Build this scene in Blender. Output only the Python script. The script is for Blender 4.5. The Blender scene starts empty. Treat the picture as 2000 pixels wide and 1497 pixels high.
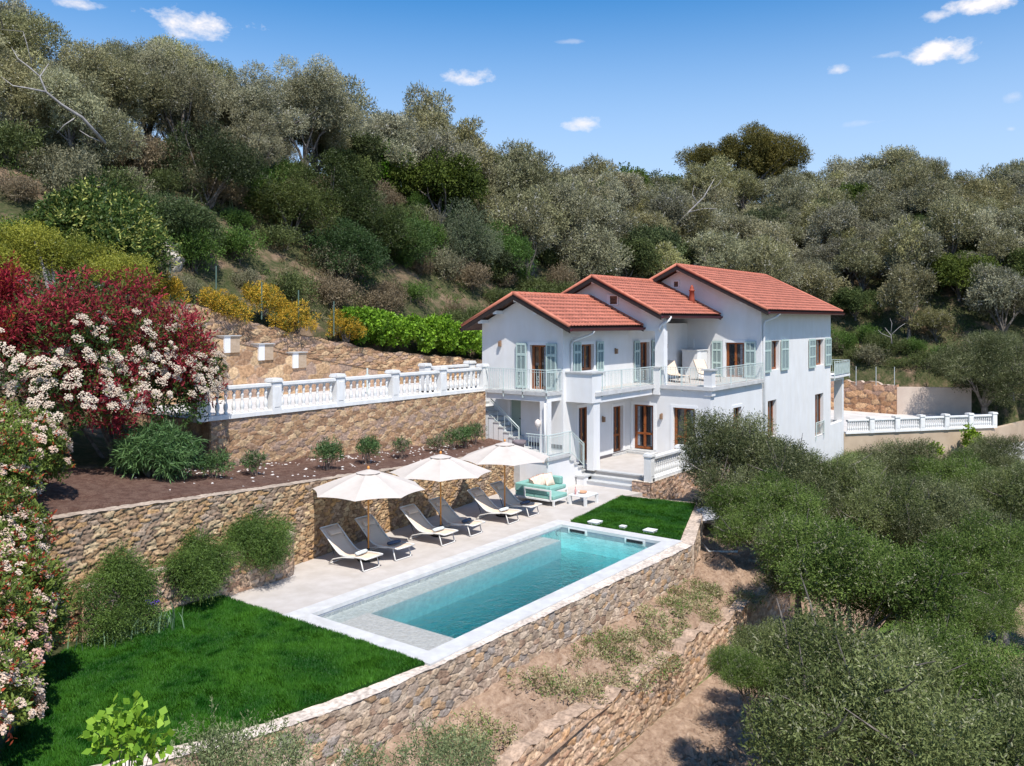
import bpy, bmesh, math, random
import numpy as np
from mathutils import Vector, Matrix

# ---------------------------------------------------------------- camera, sky, sun
# world axes: X runs along the pool and the house ridge, Y across (away from the valley), Z up, metres
SC = bpy.context.scene
CAM = Vector((-12.22, -14.55, 6.5))
cd = bpy.data.cameras.new('camera')
cam = bpy.data.objects.new('camera', cd)


def CAMP(px, py, k):
    """world place seen at a picture position at distance k"""
    q = CAM + Vector((0.8040, 0.5947, 0)) * k + Vector((0.5947, -0.8040, 0)) * ((px - 1000) / 1643 * k)
    return (q.x, q.y, CAM.z - (py - 624) / 1643 * k)


SC.collection.objects.link(cam)
cam.location = CAM
cam.rotation_euler = (math.radians(90), 0, -math.atan2(0.8040, 0.5947))
cd.sensor_width = 36.0
cd.lens = 36.0 * 1643 / 2000
cd.shift_y = -0.0623
cd.clip_end = 2000
SC.camera = cam
SC.render.resolution_x = 1024
SC.render.resolution_y = 766

SUN_DIR = Vector((-0.35, -0.50, 1.0)).normalized()
sl = bpy.data.lights.new('sun', 'SUN')
sl.energy = 5.0
sl.angle = math.radians(0.53)
sl.color = (1.0, 0.955, 0.89)
sun = bpy.data.objects.new('sun', sl)
sun.rotation_euler = SUN_DIR.to_track_quat('Z', 'Y').to_euler()
sun.location = (0, -20, 60)
SC.collection.objects.link(sun)

SC.view_settings.view_transform = 'Standard'
SC.view_settings.look = 'None'
SC.view_settings.exposure = 0.30
SC.view_settings.gamma = 1
SC.cycles.max_bounces = 7
SC.cycles.diffuse_bounces = 3
SC.cycles.transparent_max_bounces = 12
SC.cycles.transmission_bounces = 4
SC.cycles.use_denoising = True

world = bpy.data.worlds.new('World')
SC.world = world
world.use_nodes = True


def node(nt, kind, **kw):
    n = nt.nodes.new(kind)
    for k, v in kw.items():
        if k.startswith('i_'):
            n.inputs[k[2:].replace('_', ' ')].default_value = v
        elif isinstance(k, str) and k.startswith('n'):
            n.inputs[int(k[1:])].default_value = v
        else:
            setattr(n, k, v)
    return n


def build_world():
    nt = world.node_tree
    nt.nodes.clear()
    L = nt.links.new
    out = nt.nodes.new('ShaderNodeOutputWorld')
    bg = nt.nodes.new('ShaderNodeBackground')
    bg.inputs[1].default_value = 0.088
    sky = nt.nodes.new('ShaderNodeTexSky')
    sky.sky_type = 'NISHITA'
    sky.sun_disc = False
    sky.sun_elevation = math.asin(SUN_DIR.z)
    sky.sun_rotation = math.atan2(SUN_DIR.x, SUN_DIR.y)
    sky.air_density = 1.0
    sky.dust_density = 0.4
    sky.ozone_density = 2.2
    hsv = nt.nodes.new('ShaderNodeHueSaturation')
    hsv.inputs['Saturation'].default_value = 1.48
    hsv.inputs['Value'].default_value = 1.56
    L(sky.outputs[0], hsv.inputs['Color'])
    geo = nt.nodes.new('ShaderNodeTexCoord')
    # small fair-weather clouds, each at its own bearing and height in the sky
    yaw = math.atan2(0.8040, 0.5947)
    F = 1643.0
    clouds = [(375, 48, 100, 32, 1.0), (165, 12, 52, 14, 0.8), (915, 156, 48, 17, 0.9), (1140, 242, 38, 16, 0.8),
              (1845, 98, 68, 24, 1.0), (1635, 138, 24, 12, 0.6), (1832, 32, 28, 11, 0.7), (1935, 8, 80, 22, 1.0),
              (1730, 108, 30, 8, 0.4), (1110, 82, 30, 5, 0.25), (1700, 240, 50, 8, 0.2), (1975, 190, 20, 12, 0.25), (1975,252,12,6,.3)]
    noise = nt.nodes.new('ShaderNodeTexNoise')
    noise.inputs['Scale'].default_value = 21
    noise.inputs['Detail'].default_value = 7
    noise.inputs['Roughness'].default_value = 0.62
    mp = nt.nodes.new('ShaderNodeMapping')
    mp.inputs['Scale'].default_value = (1, 1, 1.7)
    L(geo.outputs['Generated'], mp.inputs['Vector'])
    L(mp.outputs[0], noise.inputs['Vector'])
    sx = nt.nodes.new('ShaderNodeSeparateXYZ'); L(geo.outputs['Generated'], sx.inputs[0])
    mr = nt.nodes.new('ShaderNodeMapRange'); mr.inputs['From Min'].default_value = 0.10; mr.inputs['From Max'].default_value = 0.42
    mr.inputs['To Min'].default_value = 0.80; mr.inputs['To Max'].default_value = 0.0; mr.interpolation_type = 'SMOOTHSTEP'
    L(sx.outputs[2], mr.inputs[0])
    pale = nt.nodes.new('ShaderNodeMixRGB'); pale.inputs[2].default_value = (5.6, 7.2, 9.8, 1)
    L(mr.outputs[0], pale.inputs[0]); L(hsv.outputs[0], pale.inputs[1])
    prev = None
    for (px, py, w, h, dens) in clouds:
        ax = (px - 1000) / F
        az = (624 - py) / F
        # unit basis of that bearing
        fwd = Vector((0.8040, 0.5947, 0))
        right = Vector((0.5947, -0.8040, 0))
        d = (fwd + right * ax + Vector((0, 0, az))).normalized()
        r = d.cross(Vector((0, 0, 1))).normalized()
        u = r.cross(d).normalized()
        sc = 1 / math.sqrt(1 + ax * ax + az * az)
        dr = nt.nodes.new('ShaderNodeVectorMath'); dr.operation = 'DOT_PRODUCT'; dr.inputs[1].default_value = r
        du = nt.nodes.new('ShaderNodeVectorMath'); du.operation = 'DOT_PRODUCT'; du.inputs[1].default_value = u
        dd = nt.nodes.new('ShaderNodeVectorMath'); dd.operation = 'DOT_PRODUCT'; dd.inputs[1].default_value = d
        for v in (dr, du, dd):
            L(geo.outputs['Generated'], v.inputs[0])
        def M(op, a, b, clamp=False):
            m = nt.nodes.new('ShaderNodeMath'); m.operation = op; m.use_clamp = clamp
            for i, q in enumerate((a, b)):
                if isinstance(q, (int, float)):
                    m.inputs[i].default_value = q
                elif q is not None:
                    L(q, m.inputs[i])
            return m.outputs[0]
        a = M('DIVIDE', dr.outputs['Value'], w / F * sc)
        b = M('DIVIDE', du.outputs['Value'], h / F * sc)
        r2 = M('ADD', M('MULTIPLY', a, a), M('MULTIPLY', b, b))
        e = M('SUBTRACT', 1.0, M('POWER', r2, 0.6), False)
        e = M('ADD', e, M('MULTIPLY', M('SUBTRACT', noise.outputs[0], 0.5), 4.2))
        e = M('MULTIPLY', M('SUBTRACT', e, 0.10), 1.15, True)
        e = M('MULTIPLY', e, dens)
        e = M('MULTIPLY', e, M('LESS_THAN', r2, 4.0))
        e = M('MULTIPLY', e, M('GREATER_THAN', dd.outputs['Value'], 0.5))
        prev = e if prev is None else M('MAXIMUM', prev, e)
    mix = nt.nodes.new('ShaderNodeMixRGB')
    mix.inputs[2].default_value = (9.6, 9.3, 9.5, 1)
    L(prev, mix.inputs[0])
    L(pale.outputs[0], mix.inputs[1])
    L(mix.outputs[0], bg.inputs[0])
    L(bg.outputs[0], out.inputs[0])


build_world()
rng = np.random.default_rng(7)
random.seed(7)

# ---------------------------------------------------------------- materials
MATS = {}


def rgba(c):
    return (c[0], c[1], c[2], 1.0)


def mat(name, col, rough=0.6, col2=None, nscale=3.0, ndetail=6, spec=0.4, bump=0.0, bscale=20.0, metallic=0.0,
        attr=None, trans=0.0, obj_var=0.0, coat=0.0, fac_lo=0.35, fac_hi=0.65, bdist=0.02):
    """procedural surface: two colours mixed by noise, optional per-face colour attribute, bump, translucency"""
    if name in MATS:
        return MATS[name]
    m = bpy.data.materials.new(name)
    m.use_nodes = True
    nt = m.node_tree
    nt.nodes.clear()
    L = nt.links.new
    out = nt.nodes.new('ShaderNodeOutputMaterial')
    p = nt.nodes.new('ShaderNodeBsdfPrincipled')
    p.inputs['Roughness'].default_value = rough
    p.inputs['Metallic'].default_value = metallic
    p.inputs['Specular IOR Level'].default_value = spec
    p.inputs['Coat Weight'].default_value = coat
    tc = nt.nodes.new('ShaderNodeTexCoord')
    csock = None
    if attr:
        a = nt.nodes.new('ShaderNodeAttribute'); a.attribute_name = attr
        csock = a.outputs['Color']
        if nscale and col2 is not None:
            n = nt.nodes.new('ShaderNodeTexNoise'); n.inputs['Scale'].default_value = nscale; n.inputs['Detail'].default_value = ndetail
            L(tc.outputs['Object'], n.inputs['Vector'])
            r = nt.nodes.new('ShaderNodeValToRGB')
            r.color_ramp.elements[0].position = fac_lo; r.color_ramp.elements[0].color = rgba(col)
            r.color_ramp.elements[1].position = fac_hi; r.color_ramp.elements[1].color = rgba(col2)
            L(n.outputs[0], r.inputs[0])
            mx = nt.nodes.new('ShaderNodeMixRGB'); mx.blend_type = 'MULTIPLY'; mx.inputs[0].default_value = 1
            L(csock, mx.inputs[1]); L(r.outputs[0], mx.inputs[2])
            csock = mx.outputs[0]
    elif col2 is not None:
        n = nt.nodes.new('ShaderNodeTexNoise'); n.inputs['Scale'].default_value = nscale; n.inputs['Detail'].default_value = ndetail
        L(tc.outputs['Object'], n.inputs['Vector'])
        r = nt.nodes.new('ShaderNodeValToRGB')
        r.color_ramp.elements[0].position = fac_lo; r.color_ramp.elements[0].color = rgba(col)
        r.color_ramp.elements[1].position = fac_hi; r.color_ramp.elements[1].color = rgba(col2)
        L(n.outputs[0], r.inputs[0])
        csock = r.outputs[0]
    if obj_var > 0:
        oi = nt.nodes.new('ShaderNodeObjectInfo')
        h = nt.nodes.new('ShaderNodeHueSaturation')
        mr = nt.nodes.new('ShaderNodeMapRange')
        mr.inputs['To Min'].default_value = 1 - obj_var; mr.inputs['To Max'].default_value = 1 + obj_var
        L(oi.outputs['Random'], mr.inputs['Value']); L(mr.outputs[0], h.inputs['Value'])
        m2 = nt.nodes.new('ShaderNodeMath'); m2.operation = 'MULTIPLY'; m2.inputs[1].default_value = 7.31
        fr = nt.nodes.new('ShaderNodeMath'); fr.operation = 'FRACT'
        mr2 = nt.nodes.new('ShaderNodeMapRange'); mr2.inputs['To Min'].default_value = 0.484; mr2.inputs['To Max'].default_value = 0.508
        L(oi.outputs['Random'], m2.inputs[0]); L(m2.outputs[0], fr.inputs[0]); L(fr.outputs[0], mr2.inputs['Value'])
        L(mr2.outputs[0], h.inputs['Hue'])
        m3 = nt.nodes.new('ShaderNodeMath'); m3.operation = 'MULTIPLY'; m3.inputs[1].default_value = 13.7
        fr3 = nt.nodes.new('ShaderNodeMath'); fr3.operation = 'FRACT'
        mr3 = nt.nodes.new('ShaderNodeMapRange'); mr3.inputs['To Min'].default_value = 0.72; mr3.inputs['To Max'].default_value = 1.18
        L(oi.outputs['Random'], m3.inputs[0]); L(m3.outputs[0], fr3.inputs[0]); L(fr3.outputs[0], mr3.inputs['Value'])
        L(mr3.outputs[0], h.inputs['Saturation'])
        if csock:
            L(csock, h.inputs['Color'])
        else:
            h.inputs['Color'].default_value = rgba(col)
        csock = h.outputs[0]
    if csock:
        L(csock, p.inputs['Base Color'])
    else:
        p.inputs['Base Color'].default_value = rgba(col)
    if bump > 0:
        bn = nt.nodes.new('ShaderNodeTexNoise'); bn.inputs['Scale'].default_value = bscale; bn.inputs['Detail'].default_value = 8
        L(tc.outputs['Object'], bn.inputs['Vector'])
        b = nt.nodes.new('ShaderNodeBump'); b.inputs['Strength'].default_value = bump; b.inputs['Distance'].default_value = bdist
        L(bn.outputs[0], b.inputs['Height']); L(b.outputs[0], p.inputs['Normal'])
    if trans > 0:
        t = nt.nodes.new('ShaderNodeBsdfTranslucent')
        if csock:
            L(csock, t.inputs['Color'])
        else:
            t.inputs['Color'].default_value = rgba(col)
        ms = nt.nodes.new('ShaderNodeMixShader'); ms.inputs[0].default_value = trans
        L(p.outputs[0], ms.inputs[1]); L(t.outputs[0], ms.inputs[2]); L(ms.outputs[0], out.inputs[0])
    else:
        L(p.outputs[0], out.inputs[0])
    MATS[name] = m
    return m


M_white = mat('white_render', (0.70, 0.695, 0.69), 0.85, (0.745, 0.74, 0.735), 1.2, bump=0.25, bscale=60, bdist=0.004)
def weather(m, amount=0.10, scale=(1.2, 1.2, 0.16)):
    nt = m.node_tree; L = nt.links.new
    p = next(n for n in nt.nodes if n.type == 'BSDF_PRINCIPLED')
    src = p.inputs['Base Color'].links[0].from_socket
    tc = nt.nodes.new('ShaderNodeTexCoord'); mp = nt.nodes.new('ShaderNodeMapping'); mp.inputs['Scale'].default_value = scale
    n = nt.nodes.new('ShaderNodeTexNoise'); n.inputs['Scale'].default_value = 2.2; n.inputs['Detail'].default_value = 9; n.inputs['Roughness'].default_value = 0.65
    r = nt.nodes.new('ShaderNodeValToRGB'); r.color_ramp.elements[0].position = 0.38; r.color_ramp.elements[1].position = 0.62
    k = 1 - amount
    r.color_ramp.elements[0].color = (k, k * 0.985, k * 0.96, 1); r.color_ramp.elements[1].color = (1, 1, 1, 1)
    x = nt.nodes.new('ShaderNodeMixRGB'); x.blend_type = 'MULTIPLY'; x.inputs[0].default_value = 1
    L(tc.outputs['Object'], mp.inputs[0]); L(mp.outputs[0], n.inputs['Vector']); L(n.outputs[0], r.inputs[0]); L(src, x.inputs[1]); L(r.outputs[0], x.inputs[2]); L(x.outputs[0], p.inputs['Base Color'])


weather(M_white, 0.035, (1.0, 1.0, 0.3))
M_paint = mat('white_paint', (0.72, 0.72, 0.71), 0.55, (0.77, 0.77, 0.76), 4)
M_trim = mat('white_trim', (0.76, 0.76, 0.76), 0.6)
M_tile = mat('roof_tile', (0.9, 0.86, 0.84), 0.7, (1.08, 1.02, 1.0), 7, attr='col', bump=0.2, bscale=50)
M_dark = mat('dark_bargeboard', (0.018, 0.013, 0.012), 0.6, (0.03, 0.02, 0.018), 6)
M_soffit = mat('soffit_boards', (0.10, 0.05, 0.035), 0.7)
M_gutter = mat('dark_red_gutter', (0.085, 0.015, 0.018), 0.4, metallic=0.2)
M_wood = mat('brown_window_wood', (0.20, 0.055, 0.014), 0.45, (0.29, 0.09, 0.022), 9, coat=0.2)
M_glass = mat('window_glass', (0.012, 0.014, 0.018), 0.04, spec=0.9)
M_curtain = mat('pale_curtain', (0.34, 0.36, 0.40), 0.9, (0.2, 0.22, 0.26), 12)
M_shut = mat('sage_shutter', (0.40, 0.51, 0.47), 0.6, (0.46, 0.56, 0.52), 6)
M_slat = mat('sage_slats', (0.29, 0.36, 0.35), 0.6)
M_greend = mat('sage_door_paint', (0.28, 0.36, 0.31), 0.6)
M_rail = mat('pale_green_iron', (0.52, 0.60, 0.57), 0.5, (0.58, 0.65, 0.62), 8)
M_stonecap = mat('grey_stone_slab', (0.42, 0.42, 0.41), 0.7, (0.5, 0.5, 0.49), 6, bump=0.2)
M_skirt = mat('dark_skirting', (0.10, 0.09, 0.10), 0.6)
M_deck = mat('pale_deck_resin', (0.475, 0.435, 0.40), 0.75, (0.51, 0.47, 0.435), 2.2, bump=0.15, bscale=90, bdist=0.003)
M_coping = mat('white_coping', (0.54, 0.535, 0.525), 0.6, (0.60, 0.595, 0.585), 3)
weather(M_deck, 0.10, (0.5, 0.5, 0.5)); weather(M_coping, 0.12, (1.6, 1.6, 1.6)); weather(M_paint, 0.08, (2, 2, 0.6)); weather(M_tile, 0.22, (0.9, 0.9, 0.9))
M_stone = mat('wall_stone', (0.70, 0.68, 0.66), 0.9, (1.18, 1.16, 1.13), 11, attr='col', bump=0.7, bscale=22, bdist=0.03, spec=0.15)
M_plaster = mat('tan_plaster', (0.40, 0.30, 0.21), 0.9, (0.50, 0.39, 0.28), 0.9, bump=0.3, bscale=8)
M_plaster2 = mat('pink_plaster', (0.50, 0.40, 0.33), 0.9, (0.56, 0.46, 0.38), 1.3, bump=0.3, bscale=8)
M_concrete = mat('pale_concrete', (0.50, 0.47, 0.44), 0.9, (0.60, 0.57, 0.54), 1.1, bump=0.2)
M_bark = mat('olive_bark', (0.08, 0.068, 0.058), 0.9, (0.21, 0.18, 0.155), 6, bump=0.6, bscale=12)
M_deadwood = mat('bleached_wood', (0.25, 0.225, 0.21), 0.8, (0.36, 0.335, 0.315), 6, bump=0.4)
M_canvas = mat('cream_canvas', (0.55, 0.49, 0.435), 0.85, (0.58, 0.52, 0.465), 5, trans=0.10)
M_polewood = mat('varnished_pole', (0.62, 0.25, 0.05), 0.4, (0.70, 0.31, 0.08), 8)
M_black = mat('black_metal', (0.02, 0.02, 0.022), 0.5)
M_sling = mat('beige_sling', (0.78, 0.63, 0.49), 0.85, (0.82, 0.67, 0.53), 40, trans=0.2, spec=0.1)
M_frame = mat('off_white_frame', (0.66, 0.64, 0.60), 0.4)
M_towelw = mat('pale_blue_towel', (0.56, 0.62, 0.64), 0.95, (0.66, 0.71, 0.73), 18, bump=0.5, bscale=120)
M_towelb = mat('navy_towel', (0.07, 0.095, 0.15), 0.95, (0.10, 0.13, 0.19), 18, bump=0.5, bscale=120)
M_teal = mat('turquoise_upholstery', (0.19, 0.385, 0.33), 0.8, (0.22, 0.43, 0.37), 6, bump=0.2, bscale=90)
M_cushion = mat('peach_cushion', (0.70, 0.52, 0.40), 0.9, (0.80, 0.66, 0.54), 9, bump=0.3)
M_piping = mat('rust_piping', (0.36, 0.13, 0.06), 0.8)
M_terra = mat('clay_bowl', (0.55, 0.30, 0.18), 0.7)
M_pot = mat('mauve_grey_pot', (0.16, 0.13, 0.14), 0.8, (0.2, 0.165, 0.18), 5)
M_lamp = mat('brown_wall_light', (0.25, 0.15, 0.09), 0.6)
M_rock = mat('pale_rock', (0.34, 0.29, 0.24), 0.95, (0.55, 0.50, 0.44), 4, bump=0.8, bscale=7, bdist=0.08)


def leafmat(name, rough=0.5, trans=0.25, obj_var=0.12, spec=0.4):
    return mat(name, (1, 1, 1), rough, attr='col', trans=trans, obj_var=obj_var, spec=spec)


M_olive = leafmat('olive_leaves', 0.6, 0.22, 0.20, 0.15)
M_near = leafmat('grove_leaves', 0.65, 0.28, 0.0, 0.12)
M_leaf = leafmat('green_leaves', 0.5, 0.25, 0.0, 0.25)
M_red = leafmat('red_leaves', 0.6, 0.3, 0.0, 0.1)
M_flower = leafmat('blossom', 0.8, 0.25, 0.0)


def ground_mat(name, c_earth, c_earth2, c_green, c_green2, bias=0.5, scale=0.16, fine=3.0):
    m = bpy.data.materials.new(name)
    m.use_nodes = True
    nt = m.node_tree
    L = nt.links.new
    p = nt.nodes['Principled BSDF']
    p.inputs['Roughness'].default_value = 0.95
    p.inputs['Specular IOR Level'].default_value = 0.15
    tc = nt.nodes.new('ShaderNodeTexCoord')
    def noise(s, d=8, r=0.6):
        n = nt.nodes.new('ShaderNodeTexNoise'); n.inputs['Scale'].default_value = s
        n.inputs['Detail'].default_value = d; n.inputs['Roughness'].default_value = r
        L(tc.outputs['Object'], n.inputs['Vector'])
        return n.outputs[0]
    def ramp(s, a, b, lo, hi):
        r = nt.nodes.new('ShaderNodeValToRGB')
        r.color_ramp.elements[0].position = lo; r.color_ramp.elements[1].position = hi
        r.color_ramp.elements[0].color = rgba(a); r.color_ramp.elements[1].color = rgba(b)
        L(s, r.inputs[0]); return r.outputs[0]
    def mixc(f, a, b):
        x = nt.nodes.new('ShaderNodeMixRGB'); L(f, x.inputs[0]); L(a, x.inputs[1]); L(b, x.inputs[2]); return x.outputs[0]
    e = ramp(noise(fine), c_earth, c_earth2, 0.35, 0.65)
    g = ramp(noise(fine * 1.7), c_green, c_green2, 0.35, 0.65)
    f = ramp(noise(scale * 4, 10, 0.7), (0, 0, 0), (1, 1, 1), bias - 0.06, bias + 0.06)
    c = mixc(f, e, g)
    L(c, p.inputs['Base Color'])
    b = nt.nodes.new('ShaderNodeBump'); b.inputs['Strength'].default_value = 0.8; b.inputs['Distance'].default_value = 0.08
    L(noise(fine * 2.5, 10, 0.7), b.inputs['Height']); L(b.outputs[0], p.inputs['Normal'])
    return m


M_hill = ground_mat('hill_earth', (0.14, 0.095, 0.06), (0.25, 0.175, 0.115), (0.035, 0.05, 0.016), (0.09, 0.085, 0.04), 0.45)
M_dirt = ground_mat('bare_dirt', (0.27, 0.175, 0.115), (0.49, 0.35, 0.25), (0.42, 0.295, 0.205), (0.235, 0.15, 0.10), 0.5, 0.5, 6)
M_low = ground_mat('grove_floor', (0.26, 0.19, 0.12), (0.38, 0.28, 0.19), (0.06, 0.12, 0.02), (0.12, 0.18, 0.04), 0.50, 0.1)
M_mulch = ground_mat('mulch_soil', (0.085, 0.045, 0.035), (0.17, 0.095, 0.07), (0.12, 0.07, 0.05), (0.24, 0.15, 0.115), 0.5, 1.2, 22)
M_lawn = ground_mat('lawn_green', (0.006, 0.035, 0.002), (0.012, 0.06, 0.004), (0.010, 0.05, 0.003), (0.02, 0.08, 0.006), 0.5, 0.5, 8)


# ---------------------------------------------------------------- object helpers
def link(o):
    SC.collection.objects.link(o)
    return o


def tag(o, label=None, cat=None, group=None, kind=None):
    if label: o['label'] = label
    if cat: o['category'] = cat
    if group: o['group'] = group
    if kind: o['kind'] = kind
    return o


def empty(name, loc, label, cat, group=None, rz=0.0):
    o = bpy.data.objects.new(name, None)
    o.empty_display_size = 0.2
    o.location = loc
    o.rotation_euler = (0, 0, rz)
    link(o)
    return tag(o, label, cat, group)


class MB:
    """collects boxes, tubes, prisms... of one part; build() links them as ONE mesh object"""
    def __init__(self):
        self.v = []; self.f = []; self.smooth = False

    def add(self, vs, fs):
        n = len(self.v)
        self.v += [tuple(p) for p in vs]
        self.f += [tuple(i + n for i in f) for f in fs]
        return self

    def box(self, x0, x1, y0, y1, z0, z1):
        if x0 > x1: x0, x1 = x1, x0
        if y0 > y1: y0, y1 = y1, y0
        return self.add([(x0, y0, z0), (x1, y0, z0), (x1, y1, z0), (x0, y1, z0), (x0, y0, z1), (x1, y0, z1), (x1, y1, z1), (x0, y1, z1)],
                        [(0, 3, 2, 1), (4, 5, 6, 7), (0, 1, 5, 4), (1, 2, 6, 5), (2, 3, 7, 6), (3, 0, 4, 7)])

    def obox(self, p, q, w, h, up=Vector((0, 0, 1))):
        """bar of section w x h from p to q"""
        p = Vector(p); q = Vector(q)
        d = (q - p).normalized()
        if abs(d.dot(up)) > 0.98: up = Vector((0, 1, 0))
        s = d.cross(up).normalized() * (w / 2)
        u = s.cross(d).normalized() * (h / 2)
        vs = [p - s - u, p + s - u, p + s + u, p - s + u, q - s - u, q + s - u, q + s + u, q - s + u]
        return self.add(vs, [(0, 1, 2, 3), (7, 6, 5, 4), (0, 4, 5, 1), (1, 5, 6, 2), (2, 6, 7, 3), (3, 7, 4, 0)])

    def prism(self, poly, axis, a0, a1):
        """poly in the plane across axis ('x': (y,z), 'y': (x,z), 'z': (x,y)) pulled from a0 to a1"""
        def P(p, a):
            return (a, p[0], p[1]) if axis == 'x' else (p[0], a, p[1]) if axis == 'y' else (p[0], p[1], a)
        n = len(poly)
        vs = [P(p, a0) for p in poly] + [P(p, a1) for p in poly]
        fs = [tuple(range(n)), tuple(range(2 * n - 1, n - 1, -1))]
        fs += [(i, n + i, n + (i + 1) % n, (i + 1) % n) for i in range(n)]
        return self.add(vs, fs)

    def tube(self, pts, rad, seg=8, cap=True):
        pts = [Vector(p) for p in pts]
        if isinstance(rad, (int, float)): rad = [rad] * len(pts)
        n = len(self.v)
        prev = None
        for i, p in enumerate(pts):
            d = (pts[min(i + 1, len(pts) - 1)] - pts[max(i - 1, 0)])
            if d.length < 1e-6: d = Vector((0, 0, 1))
            d.normalize()
            if prev is None:
                a = Vector((0, 0, 1)) if abs(d.z) < 0.9 else Vector((1, 0, 0))
                s = d.cross(a).normalized()
            else:
                s = (prev - d * prev.dot(d))
                s = s.normalized() if s.length > 1e-6 else d.orthogonal().normalized()
            prev = s
            u = d.cross(s)
            for k in range(seg):
                a = 2 * math.pi * k / seg
                q = p + (s * math.cos(a) + u * math.sin(a)) * rad[i]
                self.v.append(tuple(q))
        for i in range(len(pts) - 1):
            for k in range(seg):
                a = n + i * seg + k; b = n + i * seg + (k + 1) % seg
                self.f.append((a, b, b + seg, a + seg))
        if cap:
            self.f.append(tuple(n + k for k in range(seg))[::-1])
            self.f.append(tuple(n + (len(pts) - 1) * seg + k for k in range(seg)))
        return self

    def lathe(self, prof, x=0, y=0, z=0, seg=12, square=False):
        n = len(self.v)
        for r, h in prof:
            for k in range(seg):
                a = 2 * math.pi * (k + 0.5) / seg
                self.v.append((x + r * math.cos(a), y + r * math.sin(a), z + h))
        m = len(prof)
        for i in range(m - 1):
            for k in range(seg):
                a = n + i * seg + k; b = n + i * seg + (k + 1) % seg
                self.f.append((a, b, b + seg, a + seg))
        self.f.append(tuple(n + k for k in range(seg))[::-1])
        self.f.append(tuple(n + (m - 1) * seg + k for k in range(seg)))
        return self

    def build(self, name, material, parent=None, bevel=0.0, smooth=False, loc=None):
        me = bpy.data.meshes.new(name)
        me.from_pydata(self.v, [], self.f)
        me.validate()
        me.materials.append(material)
        o = bpy.data.objects.new(name, me)
        if loc is not None: o.location = loc
        link(o)
        if parent: o.parent = parent
        if smooth or self.smooth:
            me.polygons.foreach_set('use_smooth', [True] * len(me.polygons))
        if bevel > 0:
            b = o.modifiers.new('bevel', 'BEVEL'); b.width = bevel; b.segments = 2; b.limit_method = 'ANGLE'
        return o


def np_mesh(name, V, Fq, material, parent=None, col=None, smooth=False, nper=4, loc=None):
    """fast mesh from numpy arrays; col = per-face rgb"""
    me = bpy.data.meshes.new(name)
    V = np.asarray(V, dtype=np.float32)
    Fq = np.asarray(Fq, dtype=np.int32)
    me.vertices.add(len(V)); me.vertices.foreach_set('co', V.ravel())
    nf = len(Fq)
    me.loops.add(nf * nper); me.loops.foreach_set('vertex_index', Fq.ravel())
    me.polygons.add(nf)
    me.polygons.foreach_set('loop_start', np.arange(0, nf * nper, nper, dtype=np.int32))
    try:
        me.polygons.foreach_set('loop_total', np.full(nf, nper, dtype=np.int32))
    except Exception:
        pass
    if col is not None:
        dom = 'FACE' if len(col) == nf and len(col) != len(V) else 'POINT'
        a = me.attributes.new('col', 'FLOAT_COLOR', dom)
        c = np.ones((len(col), 4), dtype=np.float32); c[:, :3] = col
        a.data.foreach_set('color', c.ravel())
    me.update(calc_edges=True)
    if smooth: me.polygons.foreach_set('use_smooth', np.ones(nf, dtype=bool))
    me.materials.append(material)
    o = bpy.data.objects.new(name, me)
    if loc is not None: o.location = loc
    link(o)
    if parent: o.parent = parent
    return o


def grid_mesh(name, xs, ys, zf, material, parent=None, smooth=True):
    X, Y = np.meshgrid(xs, ys, indexing='ij')
    Z = zf(X, Y)
    V = np.stack([X.ravel(), Y.ravel(), Z.ravel()], 1)
    nx, ny = X.shape
    i = np.arange(nx - 1)[:, None] * ny + np.arange(ny - 1)[None, :]
    i = i.ravel()
    return np_mesh(name, V, np.stack([i, i + ny, i + ny + 1, i + 1], 1), material, parent, smooth=smooth)


def children(o):
    return [c for c in list(o.children)]


def copy_tree(o, loc=None, rz=None, label=None, group=None, scale=None, parent=None):
    c = o.copy()
    SC.collection.objects.link(c)
    if parent is not None: c.parent = parent
    for ch in CH.get(o.name, []):
        copy_tree(ch, parent=c)
    CH[c.name] = CH.get(o.name, [])
    if loc is not None: c.location = loc
    if rz is not None: c.rotation_euler = (0, 0, rz)
    if scale is not None: c.scale = scale
    if label: c['label'] = label
    if group: c['group'] = group
    return c


CH = {}


def remember(o):
    """note the child lists once, so that copying needs no scene walk"""
    CH[o.name] = list(o.children)
    for c in CH[o.name]: remember(c)
    return o


# value noise for terrain
def vnoise(x, y, seed=0):
    xi = np.floor(x).astype(int); yi = np.floor(y).astype(int)
    xf = x - xi; yf = y - yi
    def h(a, b):
        n = (a * 374761393 + b * 668265263 + seed * 974711) & 0x7fffffff
        n = ((n ^ (n >> 13)) * 1274126177) & 0x7fffffff
        return ((n ^ (n >> 16)) & 0xffff) / 65535.0
    u = xf * xf * (3 - 2 * xf); v = yf * yf * (3 - 2 * yf)
    return (h(xi, yi) * (1 - u) + h(xi + 1, yi) * u) * (1 - v) + (h(xi, yi + 1) * (1 - u) + h(xi + 1, yi + 1) * u) * v


def fbm(x, y, o=4, seed=0):
    s = 0; a = 1; t = 0
    for k in range(o):
        s = s + a * (vnoise(x * 2 ** k, y * 2 ** k, seed + k) - 0.5); t += a; a *= 0.5
    return s / t * 2

# ---------------------------------------------------------------- terrain
FOOT = np.array([(-60, 15.5), (0, 14.4), (23, 14.2), (36, 13.0), (50, 8.0), (57.5, 4.6), (59.5, -4.5), (62, -12), (65, -25), (72, -80)], float)
FZ = np.array([8.5, 7.4, 4.4, 3.6, 2.4, 1.8, 1.8, 0.6, -1.0, -4.0])


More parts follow.
